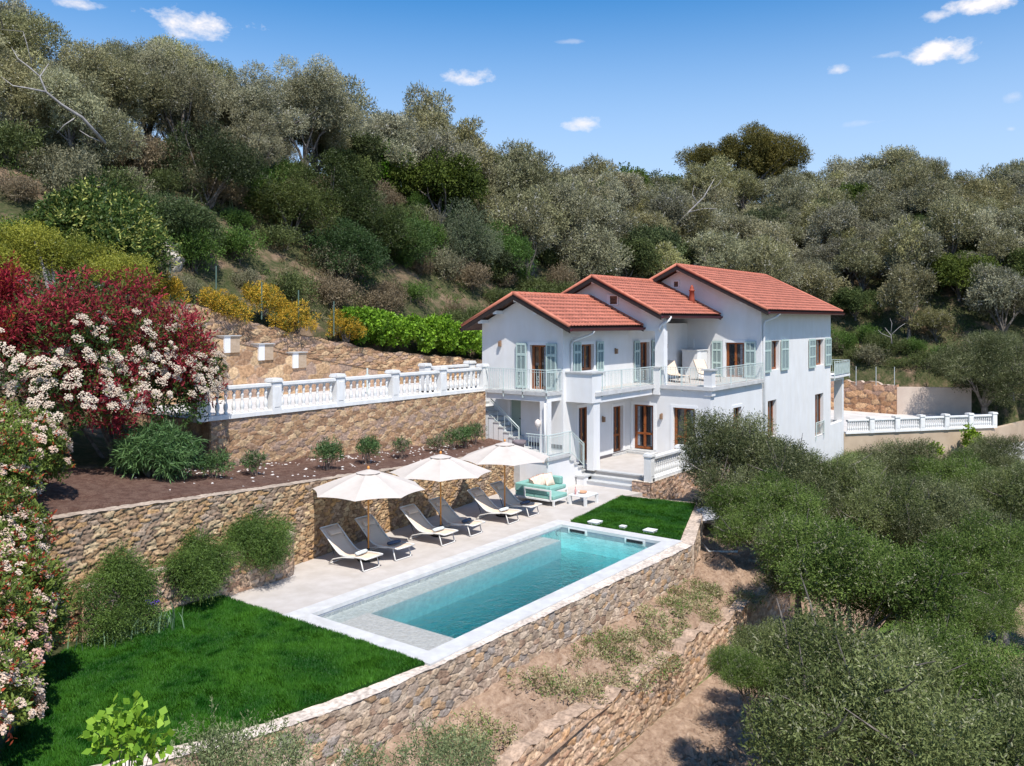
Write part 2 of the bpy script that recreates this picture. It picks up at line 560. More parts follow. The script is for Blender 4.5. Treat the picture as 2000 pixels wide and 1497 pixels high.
def foot_dist(X, Y):
    """signed distance to the foot of the hill (positive uphill) and the foot's height"""
    best = np.full(X.shape, 1e9); z = np.zeros(X.shape); sgn = np.ones(X.shape)
    for i in range(len(FOOT) - 1):
        a = FOOT[i]; b = FOOT[i + 1]
        d = b - a; L2 = d @ d
        t = np.clip(((X - a[0]) * d[0] + (Y - a[1]) * d[1]) / L2, 0, 1)
        px = a[0] + t * d[0]; py = a[1] + t * d[1]
        dist = np.hypot(X - px, Y - py)
        cr = d[0] * (Y - a[1]) - d[1] * (X - a[0])
        m = dist < best
        best = np.where(m, dist, best)
        z = np.where(m, FZ[i] + t * (FZ[i + 1] - FZ[i]), z)
        sgn = np.where(m, np.sign(cr), sgn)
    return best * sgn, z


def low_z(X, Y):
    t = -Y
    z = -2.45 - 0.12 * np.clip(t - 6, 0, 40) + 0.25 * fbm(X * 0.25, Y * 0.25, 4, 3)
    f = np.clip((X - 16) / 22, 0, 1)
    z2 = -1.9 - 0.12 * np.clip(t, 0, 60) + 0.3 * fbm(X * 0.2, Y * 0.2, 4, 3)
    z = z * (1 - f) + z2 * f
    return z


def ground_z(X, Y):
    X = np.asarray(X, float); Y = np.asarray(Y, float)
    d, zf = foot_dist(X, Y)
    S = [-60, 0, 15, 31, 55, 75, 112, 170]
    Hr = np.interp(X, S, [6.8, 7.0, 10.6, 12.4, 13.8, 15.4, 17.8, 18])
    R = np.interp(X, S, [10, 10, 13, 15, 23, 32, 54, 60])
    x = np.clip(d / R, 0, 1)
    h = zf + Hr * (1 - (1 - x) ** 1.55) - 0.1 * np.clip(d - R, 0, 200)
    h = h + np.clip(d, 0, 3) / 3 * 0.9 * fbm(X * 0.16, Y * 0.16, 5, 1)
    low = low_z(X, Y)
    inner = (X < 43) & (Y > -4.2)
    low = np.where(inner, np.minimum(low, -2.8), low)
    low = np.where((Y < -3.0) | (X > 43), low, -2.8)
    back = (X < 60) & (Y > 14.15) & (d <= 0)
    low = np.where(back, zf - 1.2, low)
    return np.where(d > 0, h, low)


hill = grid_mesh('hillside', np.arange(-45, 175, 0.8), np.arange(-80, 80, 0.8), lambda X, Y: ground_z(X, Y), M_hill)
tag(hill, kind='structure')


def low_patch(X, Y):
    z = low_z(X, Y)
    # trodden path under the second dry-stone wall
    return z + 0.05 * fbm(X * 1.3, Y * 1.3, 4, 9) + 0.08


low = grid_mesh('grove_ground', np.arange(-18, 62, 0.3), np.arange(-34, -5.9, 0.3), low_patch, M_low)
tag(low, kind='structure')
low2 = grid_mesh('slope_ground', np.arange(16.3, 44, 0.3), np.arange(-6.0, -0.15, 0.3), low_patch, M_low)
tag(low2, kind='structure')
pathm = grid_mesh('dirt_path', np.arange(-10, 15.5, 0.15), np.arange(-8.6, -6.1, 0.15),
                  lambda X, Y: -2.28 - 0.10 * np.clip(-Y - 6.2, 0, 9) + 0.07 * fbm(X * 1.1, Y * 1.1, 5, 4) + 0.03, M_dirt)
tag(pathm, kind='structure')


def bank_z(X, Y):
    t = -Y
    z = -1.06 - 0.20 * (t - 4.2) + 0.12 + 0.30 * fbm(X * 0.5, Y * 0.5, 5, 5) + 0.20 * fbm(X * 2.0, Y * 2.0, 5, 8)
    z = z - np.clip((-1.5 - X) / 6, 0, 1) * 0.9
    f_ = np.clip((t - 5.25) / 0.4, 0, 1) * (X < 13.6)
    z = z * (1 - f_) + np.interp(X, [-9, -3, 2, 14], [-1.95, -1.75, -1.36, -1.30]) * f_
    return z


bank = grid_mesh('dirt_bank', np.arange(-9, 18.5, 0.1), np.arange(-5.98, -3.9, 0.1), bank_z, M_dirt)
tag(bank, kind='structure')
tag(grid_mesh('dirt_corner', np.arange(10.5, 18.6, 0.1), np.arange(-3.95, -0.6, 0.1), bank_z, M_dirt), kind='structure')
bank2 = grid_mesh('dirt_slope', np.arange(15.6, 24, 0.15), np.arange(-6.4, 0.6, 0.15),
                  lambda X, Y: -1.5 - 0.12 * np.clip(-Y - 3, 0, 9) + 0.15 * fbm(X * 0.6, Y * 0.6, 5, 6), M_dirt)
tag(bank2, kind='structure')


def bed_z(X, Y):
    # planting bed between the deck wall and the upper wall
    yw = np.interp(X, [-12, 3, 13.7, 16.6], [3.0, 3.4, 4.7, 5.2])
    z0 = np.interp(X, [-12, -3.6, 3, 8, 13.7, 16.2], [2.4, 2.5, 2.06, 1.75, 1.42, 1.15])
    z1 = np.interp(X, [-12, -3.6, 3, 15], [3.2, 3.0, 2.1, 1.55])
    f = np.clip((Y - yw) / (7.0 - yw), 0, 1)
    z = z0 * (1 - f) + z1 * f + 0.10 * fbm(X * 1.2, Y * 1.2, 4, 2)
    z = z + np.clip((Y - 7.0) / 5, 0, 1) * 1.2 * (X < 2.6)
    return z


bed = grid_mesh('planting_bed', np.arange(-9, 16.0, 0.12), np.arange(3.0, 7.15, 0.12),
                lambda X, Y: np.where(Y < np.interp(X, [-12, 3, 13.7, 16.6], [3.0, 3.4, 4.7, 5.2]) + 0.16, -0.5, bed_z(X, Y)), M_mulch)
tag(bed, kind='structure')
bedl = grid_mesh('upper_soil', np.arange(-12, 2.5, 0.25), np.arange(7.0, 15, 0.25), bed_z, M_hill)
tag(bedl, kind='structure')
side = grid_mesh('side_soil', np.arange(-16, -1.5, 0.2), np.arange(-6, 4, 0.2),
                 lambda X, Y: np.where(Y < np.interp(X, [-16, -8.6, -5.4, -4.1, -2.2, 0], [2.5, -1.2, -2.6, -3.2, -3.5, -3.6]), -3.0, 1) * 0 + np.where(Y < np.interp(X, [-16, -8.6, -5.4, -4.1, -2.2, 0], [2.5, -1.2, -2.6, -3.2, -3.5, -3.6]), -3.0, 0.0) + np.clip(-0.12 + 0.55 * np.clip((-X - 5.45 + (Y) * 0.608) * 0.6, -0.2, 3.0) + 0.08 * fbm(X, Y, 4, 12), -0.12, 2.4), M_hill)
tag(side, kind='structure')


def slab(name, x0, x1, y0, y1, z0, z1, m, kind='structure'):
    o = MB().box(x0, x1, y0, y1, z0, z1).build(name, m)
    return tag(o, kind=kind)


# deck, with a hole for the pool
dk = MB()
poly_deck = [(-0.46, 0.46), (-0.46, 2.62), (1.2, 2.72), (2.0, 3.10), (3.0, 3.36), (13.7, 4.66), (14.0, 4.7), (16.3, 4.7), (16.3, 0.35), (16.2, 0.35), (15.2, 0.62), (10.47, 0.02)]
dk.prism([(-0.46, 0.30), (10.47, 0.30), (10.47, -0.02), (15.1, 0.55), (16.2, 0.2), (16.2, 4.9), (13.7, 4.9), (3, 3.6), (2.0, 3.3), (1.2, 2.85), (-0.46, 2.70)], 'z', -0.25, 0.0)
deck = tag(dk.build('pool_deck', M_deck), kind='structure')

# upper terrace behind the balustrade, with the stairwell left open
MB().box(2.6, 12.6, 7.35, 13.3, 1.0, 3.58).box(12.6, 16.3, 8.8, 13.3, 1.0, 3.58).build('upper_terrace', M_concrete)
tag(bpy.data.objects['upper_terrace'], kind='structure')
slab('rear_terrace', 16.0, 41.0, 8.3, 13.9, 1.0, 3.4, M_concrete)
slab('alcove_floor', 13.9, 20.0, 4.4, 8.0, 0.2, 1.30, M_stonecap)
slab('lower_terrace', 16.75, 21.7, 0.16, 3.85, -0.3, 0.50, M_deck)

# ---- driveway to the right
dv = MB()
dv.prism([(42.3, 0.1), (51.4, -7.0), (60, -6.2), (60.2, 6), (52, 9), (42.3, 12)], 'z', -1.4, -0.58)
tag(dv.build('driveway', M_concrete), kind='structure')
pf = MB()
pf.prism([(47.5, -6.5), (56, -9.2), (66, -10.5), (66, -12.5), (55, -11.3), (46.5, -8.4)], 'z', -2.6, -1.72)
tag(pf.build('lane', M_concrete), kind='structure')


# ---------------------------------------------------------------- stone walls
PAL_TAN = 1.22 * np.array([(0.36, 0.235, 0.135), (0.42, 0.30, 0.185), (0.30, 0.20, 0.13), (0.40, 0.255, 0.13), (0.34, 0.26, 0.20), (0.26, 0.185, 0.135), (0.47, 0.36, 0.23)])
PAL_GREY = 1.15 * np.array([(0.42, 0.325, 0.25), (0.47, 0.37, 0.285), (0.37, 0.29, 0.235), (0.44, 0.29, 0.17), (0.40, 0.32, 0.27), (0.33, 0.22, 0.16), (0.50, 0.41, 0.33), (0.31, 0.28, 0.27), (0.45, 0.34, 0.25), (0.47, 0.36, 0.26), (0.40, 0.30, 0.235)])
PAL_BRN = np.array([(0.33, 0.21, 0.125), (0.39, 0.265, 0.16), (0.28, 0.175, 0.11), (0.37, 0.25, 0.175), (0.44, 0.32, 0.20), (0.30, 0.22, 0.18)])


def mute(P, k=0.28):
    return P * (1 - k) + P.mean(axis=1, keepdims=True) * np.array([1.05, 0.99, 0.93]) * k


PAL_TAN = mute(PAL_TAN, 0.04) * np.array([1.0, 0.97, 0.92]); PAL_GREY = mute(PAL_GREY, 0.18) * np.array([1.02, 0.98, 0.92]); PAL_BRN = mute(PAL_BRN, 0.06) * np.array([1.0, 0.96, 0.90])


def voro(U, Vv, w, h, seed, jit=0.42):
    """two nearest stone centres on a jittered, row-offset grid"""
    gu = U / w; gv = Vv / h
    iv = np.floor(gv).astype(int)
    f1 = np.full(U.shape, 9.0); f2 = np.full(U.shape, 9.0); idx = np.zeros(U.shape, int)
    def hsh(a, b, k):
        n = (a * 73856093 + b * 19349663 + (seed + k) * 83492791) & 0x7fffffff
        n = ((n ^ (n >> 13)) * 1274126177) & 0x7fffffff
        return ((n ^ (n >> 15)) & 0xffff) / 65535.0
    for dv_ in (-1, 0, 1):
        r = iv + dv_
        off = np.where(r % 2 == 0, 0.0, 0.5)
        iu = np.floor(gu - off).astype(int)
        for du_ in (-1, 0, 1):
            c = iu + du_
            cx = c + off + 0.5 + (hsh(c, r, 1) - 0.5) * 2 * jit
            cy = r + 0.5 + (hsh(c, r, 2) - 0.5) * 2 * jit * 0.8
            sc = 0.68 + 0.62 * hsh(c, r, 5)
            d = (np.abs(gu - cx) ** 3.2 + np.abs(gv - cy) ** 3.2) ** (1 / 3.2) / sc
            better = d < f1
            f2 = np.where(better, f1, np.minimum(f2, d))
            idx = np.where(better, (c * 7919 + r * 104729) & 0xffffff, idx)
            f1 = np.where(better, d, f1)
    return f1, f2, idx


def stone_wall(name, path, zbot, ztop, label, cat='stone wall', res=0.035, stone=(0.34, 0.2), pal=PAL_TAN, mortar=(0.30, 0.235, 0.175), depth=0.045,
               gap=0.10, cap=0.34, capcol=(0.52, 0.44, 0.36), side=1, seed=1, group=None, capz=0.0, wavy=0.02, tone=1.0, open_holes=()):
    """a wall of separate stones: face displaced stone by stone, joints set back, flat stone coping"""
    P = [Vector((p[0], p[1])) for p in path]
    seg = [(P[i + 1] - P[i]).length for i in range(len(P) - 1)]
    tot = sum(seg)
    nu = max(4, int(tot / res)); us = np.linspace(0, tot, nu + 1)
    cum = np.concatenate([[0], np.cumsum(seg)])
    px = np.interp(us, cum, [p.x for p in P]); py = np.interp(us, cum, [p.y for p in P])
    tx = np.gradient(px); ty = np.gradient(py)
    # smooth the bends
    k = np.ones(9) / 9
    txs = np.convolve(np.pad(tx, 4, 'edge'), k, 'valid'); tys = np.convolve(np.pad(ty, 4, 'edge'), k, 'valid')
    ln = np.hypot(txs, tys) + 1e-9
    nx = tys / ln * side; ny = -txs / ln * side
    ub = np.linspace(0, 1, len(zbot)) if not isinstance(zbot[0], tuple) else None
    def prof(z):
        if isinstance(z[0], tuple):
            return np.interp(us, [a[0] for a in z], [a[1] for a in z])
        return np.interp(us / tot, np.linspace(0, 1, len(z)), z)
    zb = prof(zbot); zt = prof(ztop)
    zt = zt + wavy * fbm(us * 2.2, us * 0 + seed, 3, seed)
    H = float(np.max(zt - zb)); nz = max(3, int(H / res))
    vs = np.linspace(0, 1, nz + 1)
    U, Vn = np.meshgrid(us, vs, indexing='ij')
    Z = zb[:, None] + (zt - zb)[:, None] * Vn
    f1, f2, idx = voro(U + 0.06 * fbm(U * 3, Z * 3, 2, seed + 5), Z + 0.05 * fbm(U * 3 + 9, Z * 3, 2, seed + 6), stone[0], stone[1], seed)
    e = f2 - f1
    joint = np.clip(e / gap, 0, 1)
    hs = ((idx * 2654435761) >> 7 & 0xff) / 255.0
    hs2 = ((idx * 40503) >> 3 & 0xff) / 255.0
    disp = depth * (joint ** 0.6) * (0.55 + 0.6 * hs) + 0.012 * fbm(U * 9, Z * 9, 3, seed + 2)
    X = px[:, None] + nx[:, None] * disp; Y = py[:, None] + ny[:, None] * disp
    ci = (idx * 48271 >> 5) % len(pal)
    base = pal[ci] * (0.82 + 0.34 * hs2)[..., None]
    big = fbm(U * 0.35, Z * 0.5, 3, seed + 3)[..., None]
    base = base * (1 + 0.18 * big) * tone
    jm = np.clip(joint * 1.6 - 0.25, 0, 1)[..., None]
    col = np.array(mortar) * (1 - jm) + base * jm
    V = np.stack([X, Y, Z], -1).reshape(-1, 3)
    C = col.reshape(-1, 3)
    i = (np.arange(nu)[:, None] * (nz + 1) + np.arange(nz)[None, :]).ravel()
    if side > 0:
        F = np.stack([i, i + nz + 1, i + nz + 2, i + 1], 1)
    else:
        F = np.stack([i, i + 1, i + nz + 2, i + nz + 1], 1)
    # coping strip of flat stones
    ncp = max(2, int(cap / 0.05))
    ws = np.linspace(0, 1, ncp + 1)
    U2, W2 = np.meshgrid(us, ws, indexing='ij')
    off = 0.05 - W2 * (cap + 0.05)
    g1, g2, gi = voro(U2 + 7, W2 * cap, 0.42, cap * 0.98, seed + 11, 0.2)
    j2 = np.clip((g2 - g1) / 0.08, 0, 1)
    Xc = px[:, None] + nx[:, None] * off; Yc = py[:, None] + ny[:, None] * off
    Zc = zt[:, None] + capz + 0.012 * j2 + 0.008 * fbm(U2 * 6, W2 * 6, 2, seed)
    hs3 = ((gi * 2654435761) >> 7 & 0xff) / 255.0
    cc = np.array(capcol) * (0.82 + 0.3 * hs3)[..., None] * (0.8 + 0.2 * j2)[..., None]
    n0 = len(V)
    V = np.concatenate([V, np.stack([Xc, Yc, Zc], -1).reshape(-1, 3)])
    C = np.concatenate([C, cc.reshape(-1, 3)])
    i2 = (np.arange(nu)[:, None] * (ncp + 1) + np.arange(ncp)[None, :]).ravel() + n0
    F2 = np.stack([i2, i2 + ncp + 1, i2 + ncp + 2, i2 + 1], 1) if side > 0 else np.stack([i2, i2 + 1, i2 + ncp + 2, i2 + ncp + 1], 1)
    # back face and ends
    n1 = len(V)
    back = []
    for q in (0, 1):
        zz = zb if q == 0 else zt + capz
        back.append(np.stack([px - nx * cap, py - ny * cap, zz], -1))
    V = np.concatenate([V, back[0], back[1]])
    C = np.concatenate([C, np.tile(pal[0] * 0.9, (2 * (nu + 1), 1))])
    j = np.arange(nu)
    F3 = np.stack([n1 + j, n1 + nu + 1 + j, n1 + nu + 2 + j, n1 + j + 1], 1)
    if side < 0: F3 = F3[:, ::-1]
    F = np.concatenate([F, F2, F3])
    # end caps
    ends = []
    for a in (0, nu):
        ends.append((a * (nz + 1), a * (nz + 1) + nz, n1 + nu + 1 + a, n1 + a))
    F = np.concatenate([F, np.array(ends)])
    o = np_mesh(name, V, F, M_stone, col=C, smooth=False)
    return tag(o, label, cat, group)


# wall path direction is such that the face looks to the right of travel for side=+1
# pool retaining wall, seen from below and in front
WP = [(-8.6, -1.5), (-5.4, -2.95), (-4.1, -3.5), (-2.2, -3.88), (0.5, -4.03), (4.15, -4.12), (10.35, -4.28)]
stone_wall('retaining_wall', WP, [(0, -2.9), (3.5, -2.4), (6.6, -2.0), (9.2, -1.5), (12, -1.4), (19.2, -1.5)], [-0.02, -0.02],
           'long fieldstone retaining wall below the pool and big lawn', res=0.024, stone=(0.23, 0.145), pal=PAL_GREY, mortar=(0.36, 0.29, 0.23), gap=0.085,
           depth=0.042, cap=0.36, capcol=(0.66, 0.57, 0.49), seed=3, tone=0.98)
stone_wall('retaining_wall', [(10.36, -4.30), (15.55, -2.4)], [-2.6, -2.3], [-0.02, -0.02],
           'stone end wall below the small lawn, turning away from the pool corner', res=0.03, stone=(0.28, 0.17), pal=PAL_GREY, mortar=(0.33, 0.265, 0.21), gap=0.10,
           depth=0.06, cap=0.36, capcol=(0.55, 0.45, 0.37), seed=5)
stone_wall('retaining_wall', [(15.55, -2.38), (15.05, 0.75)], [-2.0, -1.5], [0.0, 0.0],
           'low stone kerb wall behind the small lawn, under the steps', res=0.04, stone=(0.3, 0.18), pal=PAL_GREY, cap=0.3, capcol=(0.55, 0.46, 0.38), seed=6)
# second dry-stone wall
stone_wall('terrace_wall', [(-9.5, -5.4), (-2, -5.75), (4, -5.95), (9.0, -6.05), (13.2, -6.15)], [(0, -3.4), (8, -2.7), (14, -2.55), (23, -2.7)], [(0, -2.0), (6, -1.5), (9, -1.22), (14, -1.22), (23, -1.3)],
           'lower fieldstone terrace wall across the bare dirt bank', res=0.026, stone=(0.24, 0.115), pal=PAL_GREY * np.array([1.12, 1.02, 0.94]), mortar=(0.40, 0.30, 0.225), gap=0.09, depth=0.06,
           cap=0.3, capcol=(0.44, 0.32, 0.235), seed=9, wavy=0.22)
# deck wall behind the parasols
stone_wall('deck_wall', [(-9.5, 2.4), (-3.6, 3.0), (2.0, 3.30), (3.05, 3.42), (8, 4.02), (13.7, 4.70), (13.92, 4.73)], [-0.3, -0.3],
           [(0, 2.62), (6, 2.45), (11.6, 2.14), (12.6, 2.08), (17.7, 1.76), (23.5, 1.42)],
           'dry-laid tan stone wall behind the loungers and parasols', res=0.026, stone=(0.24, 0.088), pal=PAL_TAN, mortar=(0.13, 0.085, 0.055), gap=0.15,
           depth=0.055, cap=0.30, capcol=(0.44, 0.36, 0.29), seed=12)
# planter wall at the left, rounded end
cx = []
for a in range(0, 10):
    th = math.radians(-90 + a * 12)
    cx.append((1.35 + 0.55 * math.cos(th), 3.15 + 0.55 * math.sin(th)))
stone_wall('planter_wall', [(-3.6, 2.75), (-2.0, 2.66), (-0.4, 2.60), (0.8, 2.58)] + cx[0:9], [-0.3, -0.3], [(0, 1.0), (3, 0.95), (4.6, 1.0), (6.5, 0.98)],
           'curved low stone planter under the trailing junipers', res=0.028, stone=(0.24, 0.095), pal=PAL_GREY * np.array([1.1, 1.0, 0.92]), mortar=(0.20, 0.15, 0.11), gap=0.14,
           depth=0.05, cap=0.25, capcol=(0.5, 0.42, 0.34), seed=15)
slab('planter_soil', -3.6, 1.4, 2.8, 3.4, 0, 0.92, M_mulch)
# upper wall carrying the balustrade
stone_wall('upper_wall', [(2.3, 7.14), (15.12, 7.06)], [(0, 1.6), (13, 1.0)], [3.52, 3.52],
           'tall mortared brown stone wall under the long white balustrade', res=0.026, stone=(0.30, 0.14), pal=PAL_BRN * np.array([1.2, 1.2, 1.2]), mortar=(0.40, 0.32, 0.26), gap=0.07,
           depth=0.035, cap=0.2, seed=21, wavy=0.0)
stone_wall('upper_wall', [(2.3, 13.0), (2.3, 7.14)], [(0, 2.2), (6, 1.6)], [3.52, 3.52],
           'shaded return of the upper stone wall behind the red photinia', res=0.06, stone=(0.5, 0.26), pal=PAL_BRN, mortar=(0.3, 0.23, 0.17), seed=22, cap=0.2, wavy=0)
# stair flank wall and rear wall
stone_wall('stair_wall', [(2.0, 12.0), (16.6, 12.0)], [3.3, 3.3], [(0, 6.3), (3.5, 5.93), (5.15, 5.49), (7.9, 4.95), (10.7, 4.47), (13.8, 3.98), (14.6, 3.8)],
           'brown stone stair wall with a sloping top, behind the balustrade', res=0.045, stone=(0.6, 0.36), pal=PAL_BRN * 1.35, mortar=(0.42, 0.32, 0.24), gap=0.06, depth=0.03,
           cap=0.25, capcol=(0.42, 0.33, 0.26), seed=25)
stone_wall('rear_wall', [(-4, 13.7), (26, 13.3)], [3.2, 3.2], [(0, 8.0), (8.1, 7.35), (10.8, 6.82), (14, 6.0), (16.1, 5.62), (19.8, 4.98), (26.7, 4.35), (30, 4.2)],
           'long rear stone wall climbing the hill foot below the yellow bushes', res=0.05, stone=(0.38, 0.13), pal=PAL_BRN * 1.45, mortar=(0.30, 0.21, 0.14), gap=0.13, depth=0.05,
           cap=0.25, capcol=(0.40, 0.31, 0.23), seed=27, wavy=0.08)
# under the lower terrace
stone_wall('terrace_base_wall', [(16.05, -0.06), (24, -0.06)], [-1.9, -1.9], [0.40, 0.40],
           'stone base wall under the small terrace balustrade beside the steps', res=0.03, stone=(0.26, 0.10), pal=PAL_GREY * np.array([1.1, 0.98, 0.94]), mortar=(0.34, 0.25, 0.19), gap=0.12,
           cap=0.25, seed=31, wavy=0)
stone_wall('terrace_base_wall', [(16.05, 0.7), (16.05, -0.06)], [-0.6, -0.6], [0.40, 0.40],
           'narrow end of the stone base wall facing the lawn corner', res=0.03, stone=(0.26, 0.10), pal=PAL_GREY * np.array([1.1, 0.98, 0.94]), mortar=(0.34, 0.25, 0.19), gap=0.12,
           cap=0.2, seed=32, wavy=0)
# beyond the driveway
stone_wall('boundary_wall', [(54.3, 9.6), (55.75, 3.6), (55.1, -0.35)], [-0.9, -0.9], [1.95, 1.6],
           'rough pinkish stone wall across the driveway beside the house', res=0.07, stone=(0.75, 0.38), pal=PAL_BRN * np.array([1.5, 1.35, 1.3]), mortar=(0.32, 0.22, 0.17), gap=0.1, depth=0.08,
           cap=0.4, capcol=(0.5, 0.4, 0.33), seed=35, wavy=0.2)
stone_wall('boundary_wall', [(60, -6.2), (66, -9.5)], [-2.6, -2.2], [-0.4, -0.4],
           'dark ivy-stained stone wall at the far bend of the lane', res=0.07, stone=(0.7, 0.3), pal=PAL_BRN * 0.8, seed=36, cap=0.4)
pw = MB(); pw.prism([(55.15, -0.36), (57.8, -4.9), (58.1, -4.75), (55.45, -0.2)], 'z', -1.2, 1.45)
tag(pw.build('plaster_wall', M_plaster2), 'smooth pink-beige plaster wall behind the driveway', 'garden wall')
rw = MB(); rw.prism([(42.25, 0.0), (51.4, -7.1), (51.6, -6.8), (42.4, 0.3)], 'z', -3.0, -0.66)
rw.prism([(51.4, -7.1), (58, -8.4), (58, -8.1), (51.6, -6.8)], 'z', -3.0, -0.75)
tag(rw.build('driveway_wall', M_plaster), 'tan rendered wall under the driveway balustrade', 'retaining wall')


# ---------------------------------------------------------------- pool
PX, PY = 10.06, -3.49
pool = empty('swimming_pool', (0, 0, 0), 'long rectangular turquoise pool with pale coping between two lawns', 'swimming pool')
M_pool = mat('pool_mosaic', (0.62, 0.70, 0.70), 0.5, (0.80, 0.88, 0.88), 2.2, ndetail=9, bump=0.1, bscale=60)
M_poolgrey = mat('pool_grey_tile', (0.30, 0.32, 0.36), 0.5, (0.37, 0.39, 0.43), 9)
D = -0.72
b = MB()
b.box(-0.2, PX + 0.2, PY - 0.2, 0.2, D - 0.2, D)
b.build('pool_floor', M_pool, pool)
b = MB()
b.box(-0.2, 0, PY - 0.2, 0.2, D, -0.22).box(PX, PX + 0.2, PY - 0.2, 0.2, D, -0.22)
b.box(0, PX, 0, 0.2, D, -0.22).box(0, PX, PY - 0.2, PY, D, -0.22)
b.build('pool_wall', M_pool, pool)
b = MB()
b.box(-0.2, 0, PY - 0.2, 0.2, -0.22, 0.01).box(PX, PX + 0.2, PY - 0.2, 0.2, -0.22, 0.01)
b.box(0, PX, 0, 0.2, -0.22, 0.01).box(0, PX, PY - 0.2, PY, -0.22, 0.01)
b.build('tile_band', M_poolgrey, pool)
# shallow bench along the long side and the broad entry shelf at the near end
b = MB()
b.box(0.0, 9.1, -0.62, -0.001, D, -0.19)
b.box(0.001, 1.15, PY + 0.001, -0.62, D, -0.15)
b.box(1.15, 1.5, PY + 0.001, -0.62, D, -0.42)
b.build('submerged_step', M_poolgrey, pool)
b = MB()
b.box(0.0, 9.1, -0.60, -0.001, -0.189, -0.184)
b.box(0.001, 1.15, PY + 0.001, -0.60, -0.149, -0.144)
b.box(1.151, 1.48, PY + 0.001, -0.62, -0.419, -0.414)
b.build('step_top', mat('pool_shelf', (0.37, 0.345, 0.34), 0.6, (0.46, 0.43, 0.425), 14, ndetail=9, fac_lo=0.4, fac_hi=0.6), pool)
b = MB()
cw = 0.44
b.box(-cw, 0.012, PY - cw, cw, -0.06, 0.028).box(PX - 0.012, PX + cw, PY - cw, cw, -0.06, 0.028)
b.box(0.012, PX - 0.012, -0.012, cw, -0.06, 0.028).box(0.012, PX - 0.012, PY - cw, PY + 0.012, -0.06, 0.028)
b.build('coping', M_coping, pool)
for yy in (-0.62, -2.62):
    s = MB().box(PX - 0.03, PX - 0.004, yy - 0.34, yy + 0.34, -0.20, -0.03).build('skimmer', M_paint, pool)
    MB().box(PX - 0.045, PX - 0.028, yy - 0.27, yy + 0.27, -0.15, -0.06).build('skimmer_mouth', M_black, s)


def water_mat():
    m = bpy.data.materials.new('pool_water')
    m.use_nodes = True
    nt = m.node_tree; nt.nodes.clear(); L = nt.links.new
    out = nt.nodes.new('ShaderNodeOutputMaterial')
    gl = nt.nodes.new('ShaderNodeBsdfGlossy'); gl.inputs['Roughness'].default_value = 0.04
    tr = nt.nodes.new('ShaderNodeBsdfTransparent'); tr.inputs[0].default_value = (1, 1, 1, 1)
    fr = nt.nodes.new('ShaderNodeFresnel'); fr.inputs['IOR'].default_value = 1.33
    tc = nt.nodes.new('ShaderNodeTexCoord')
    n = nt.nodes.new('ShaderNodeTexNoise'); n.inputs['Scale'].default_value = 5.5; n.inputs['Detail'].default_value = 5; n.inputs['Distortion'].default_value = 0.6
    L(tc.outputs['Object'], n.inputs['Vector'])
    bp = nt.nodes.new('ShaderNodeBump'); bp.inputs['Strength'].default_value = 0.8; bp.inputs['Distance'].default_value = 0.04
    L(n.outputs[0], bp.inputs['Height']); L(bp.outputs[0], gl.inputs['Normal']); L(bp.outputs[0], fr.inputs['Normal'])
    mx = nt.nodes.new('ShaderNodeMixShader'); L(fr.outputs[0], mx.inputs[0]); L(tr.outputs[0], mx.inputs[1]); L(gl.outputs[0], mx.inputs[2])
    L(mx.outputs[0], out.inputs['Surface'])
    va = nt.nodes.new('ShaderNodeVolumeAbsorption'); va.inputs['Color'].default_value = (0.14, 0.83, 0.86, 1); va.inputs['Density'].default_value = 0.75
    vs = nt.nodes.new('ShaderNodeVolumeScatter'); vs.inputs['Color'].default_value = (0.25, 0.85, 0.9, 1); vs.inputs['Density'].default_value = 0.05
    L(va.outputs[0], out.inputs['Volume'])
    return m


w = MB().box(0.002, PX - 0.002, PY + 0.002, -0.002, D + 0.004, -0.10).build('water', water_mat())
tag(w, kind='structure')

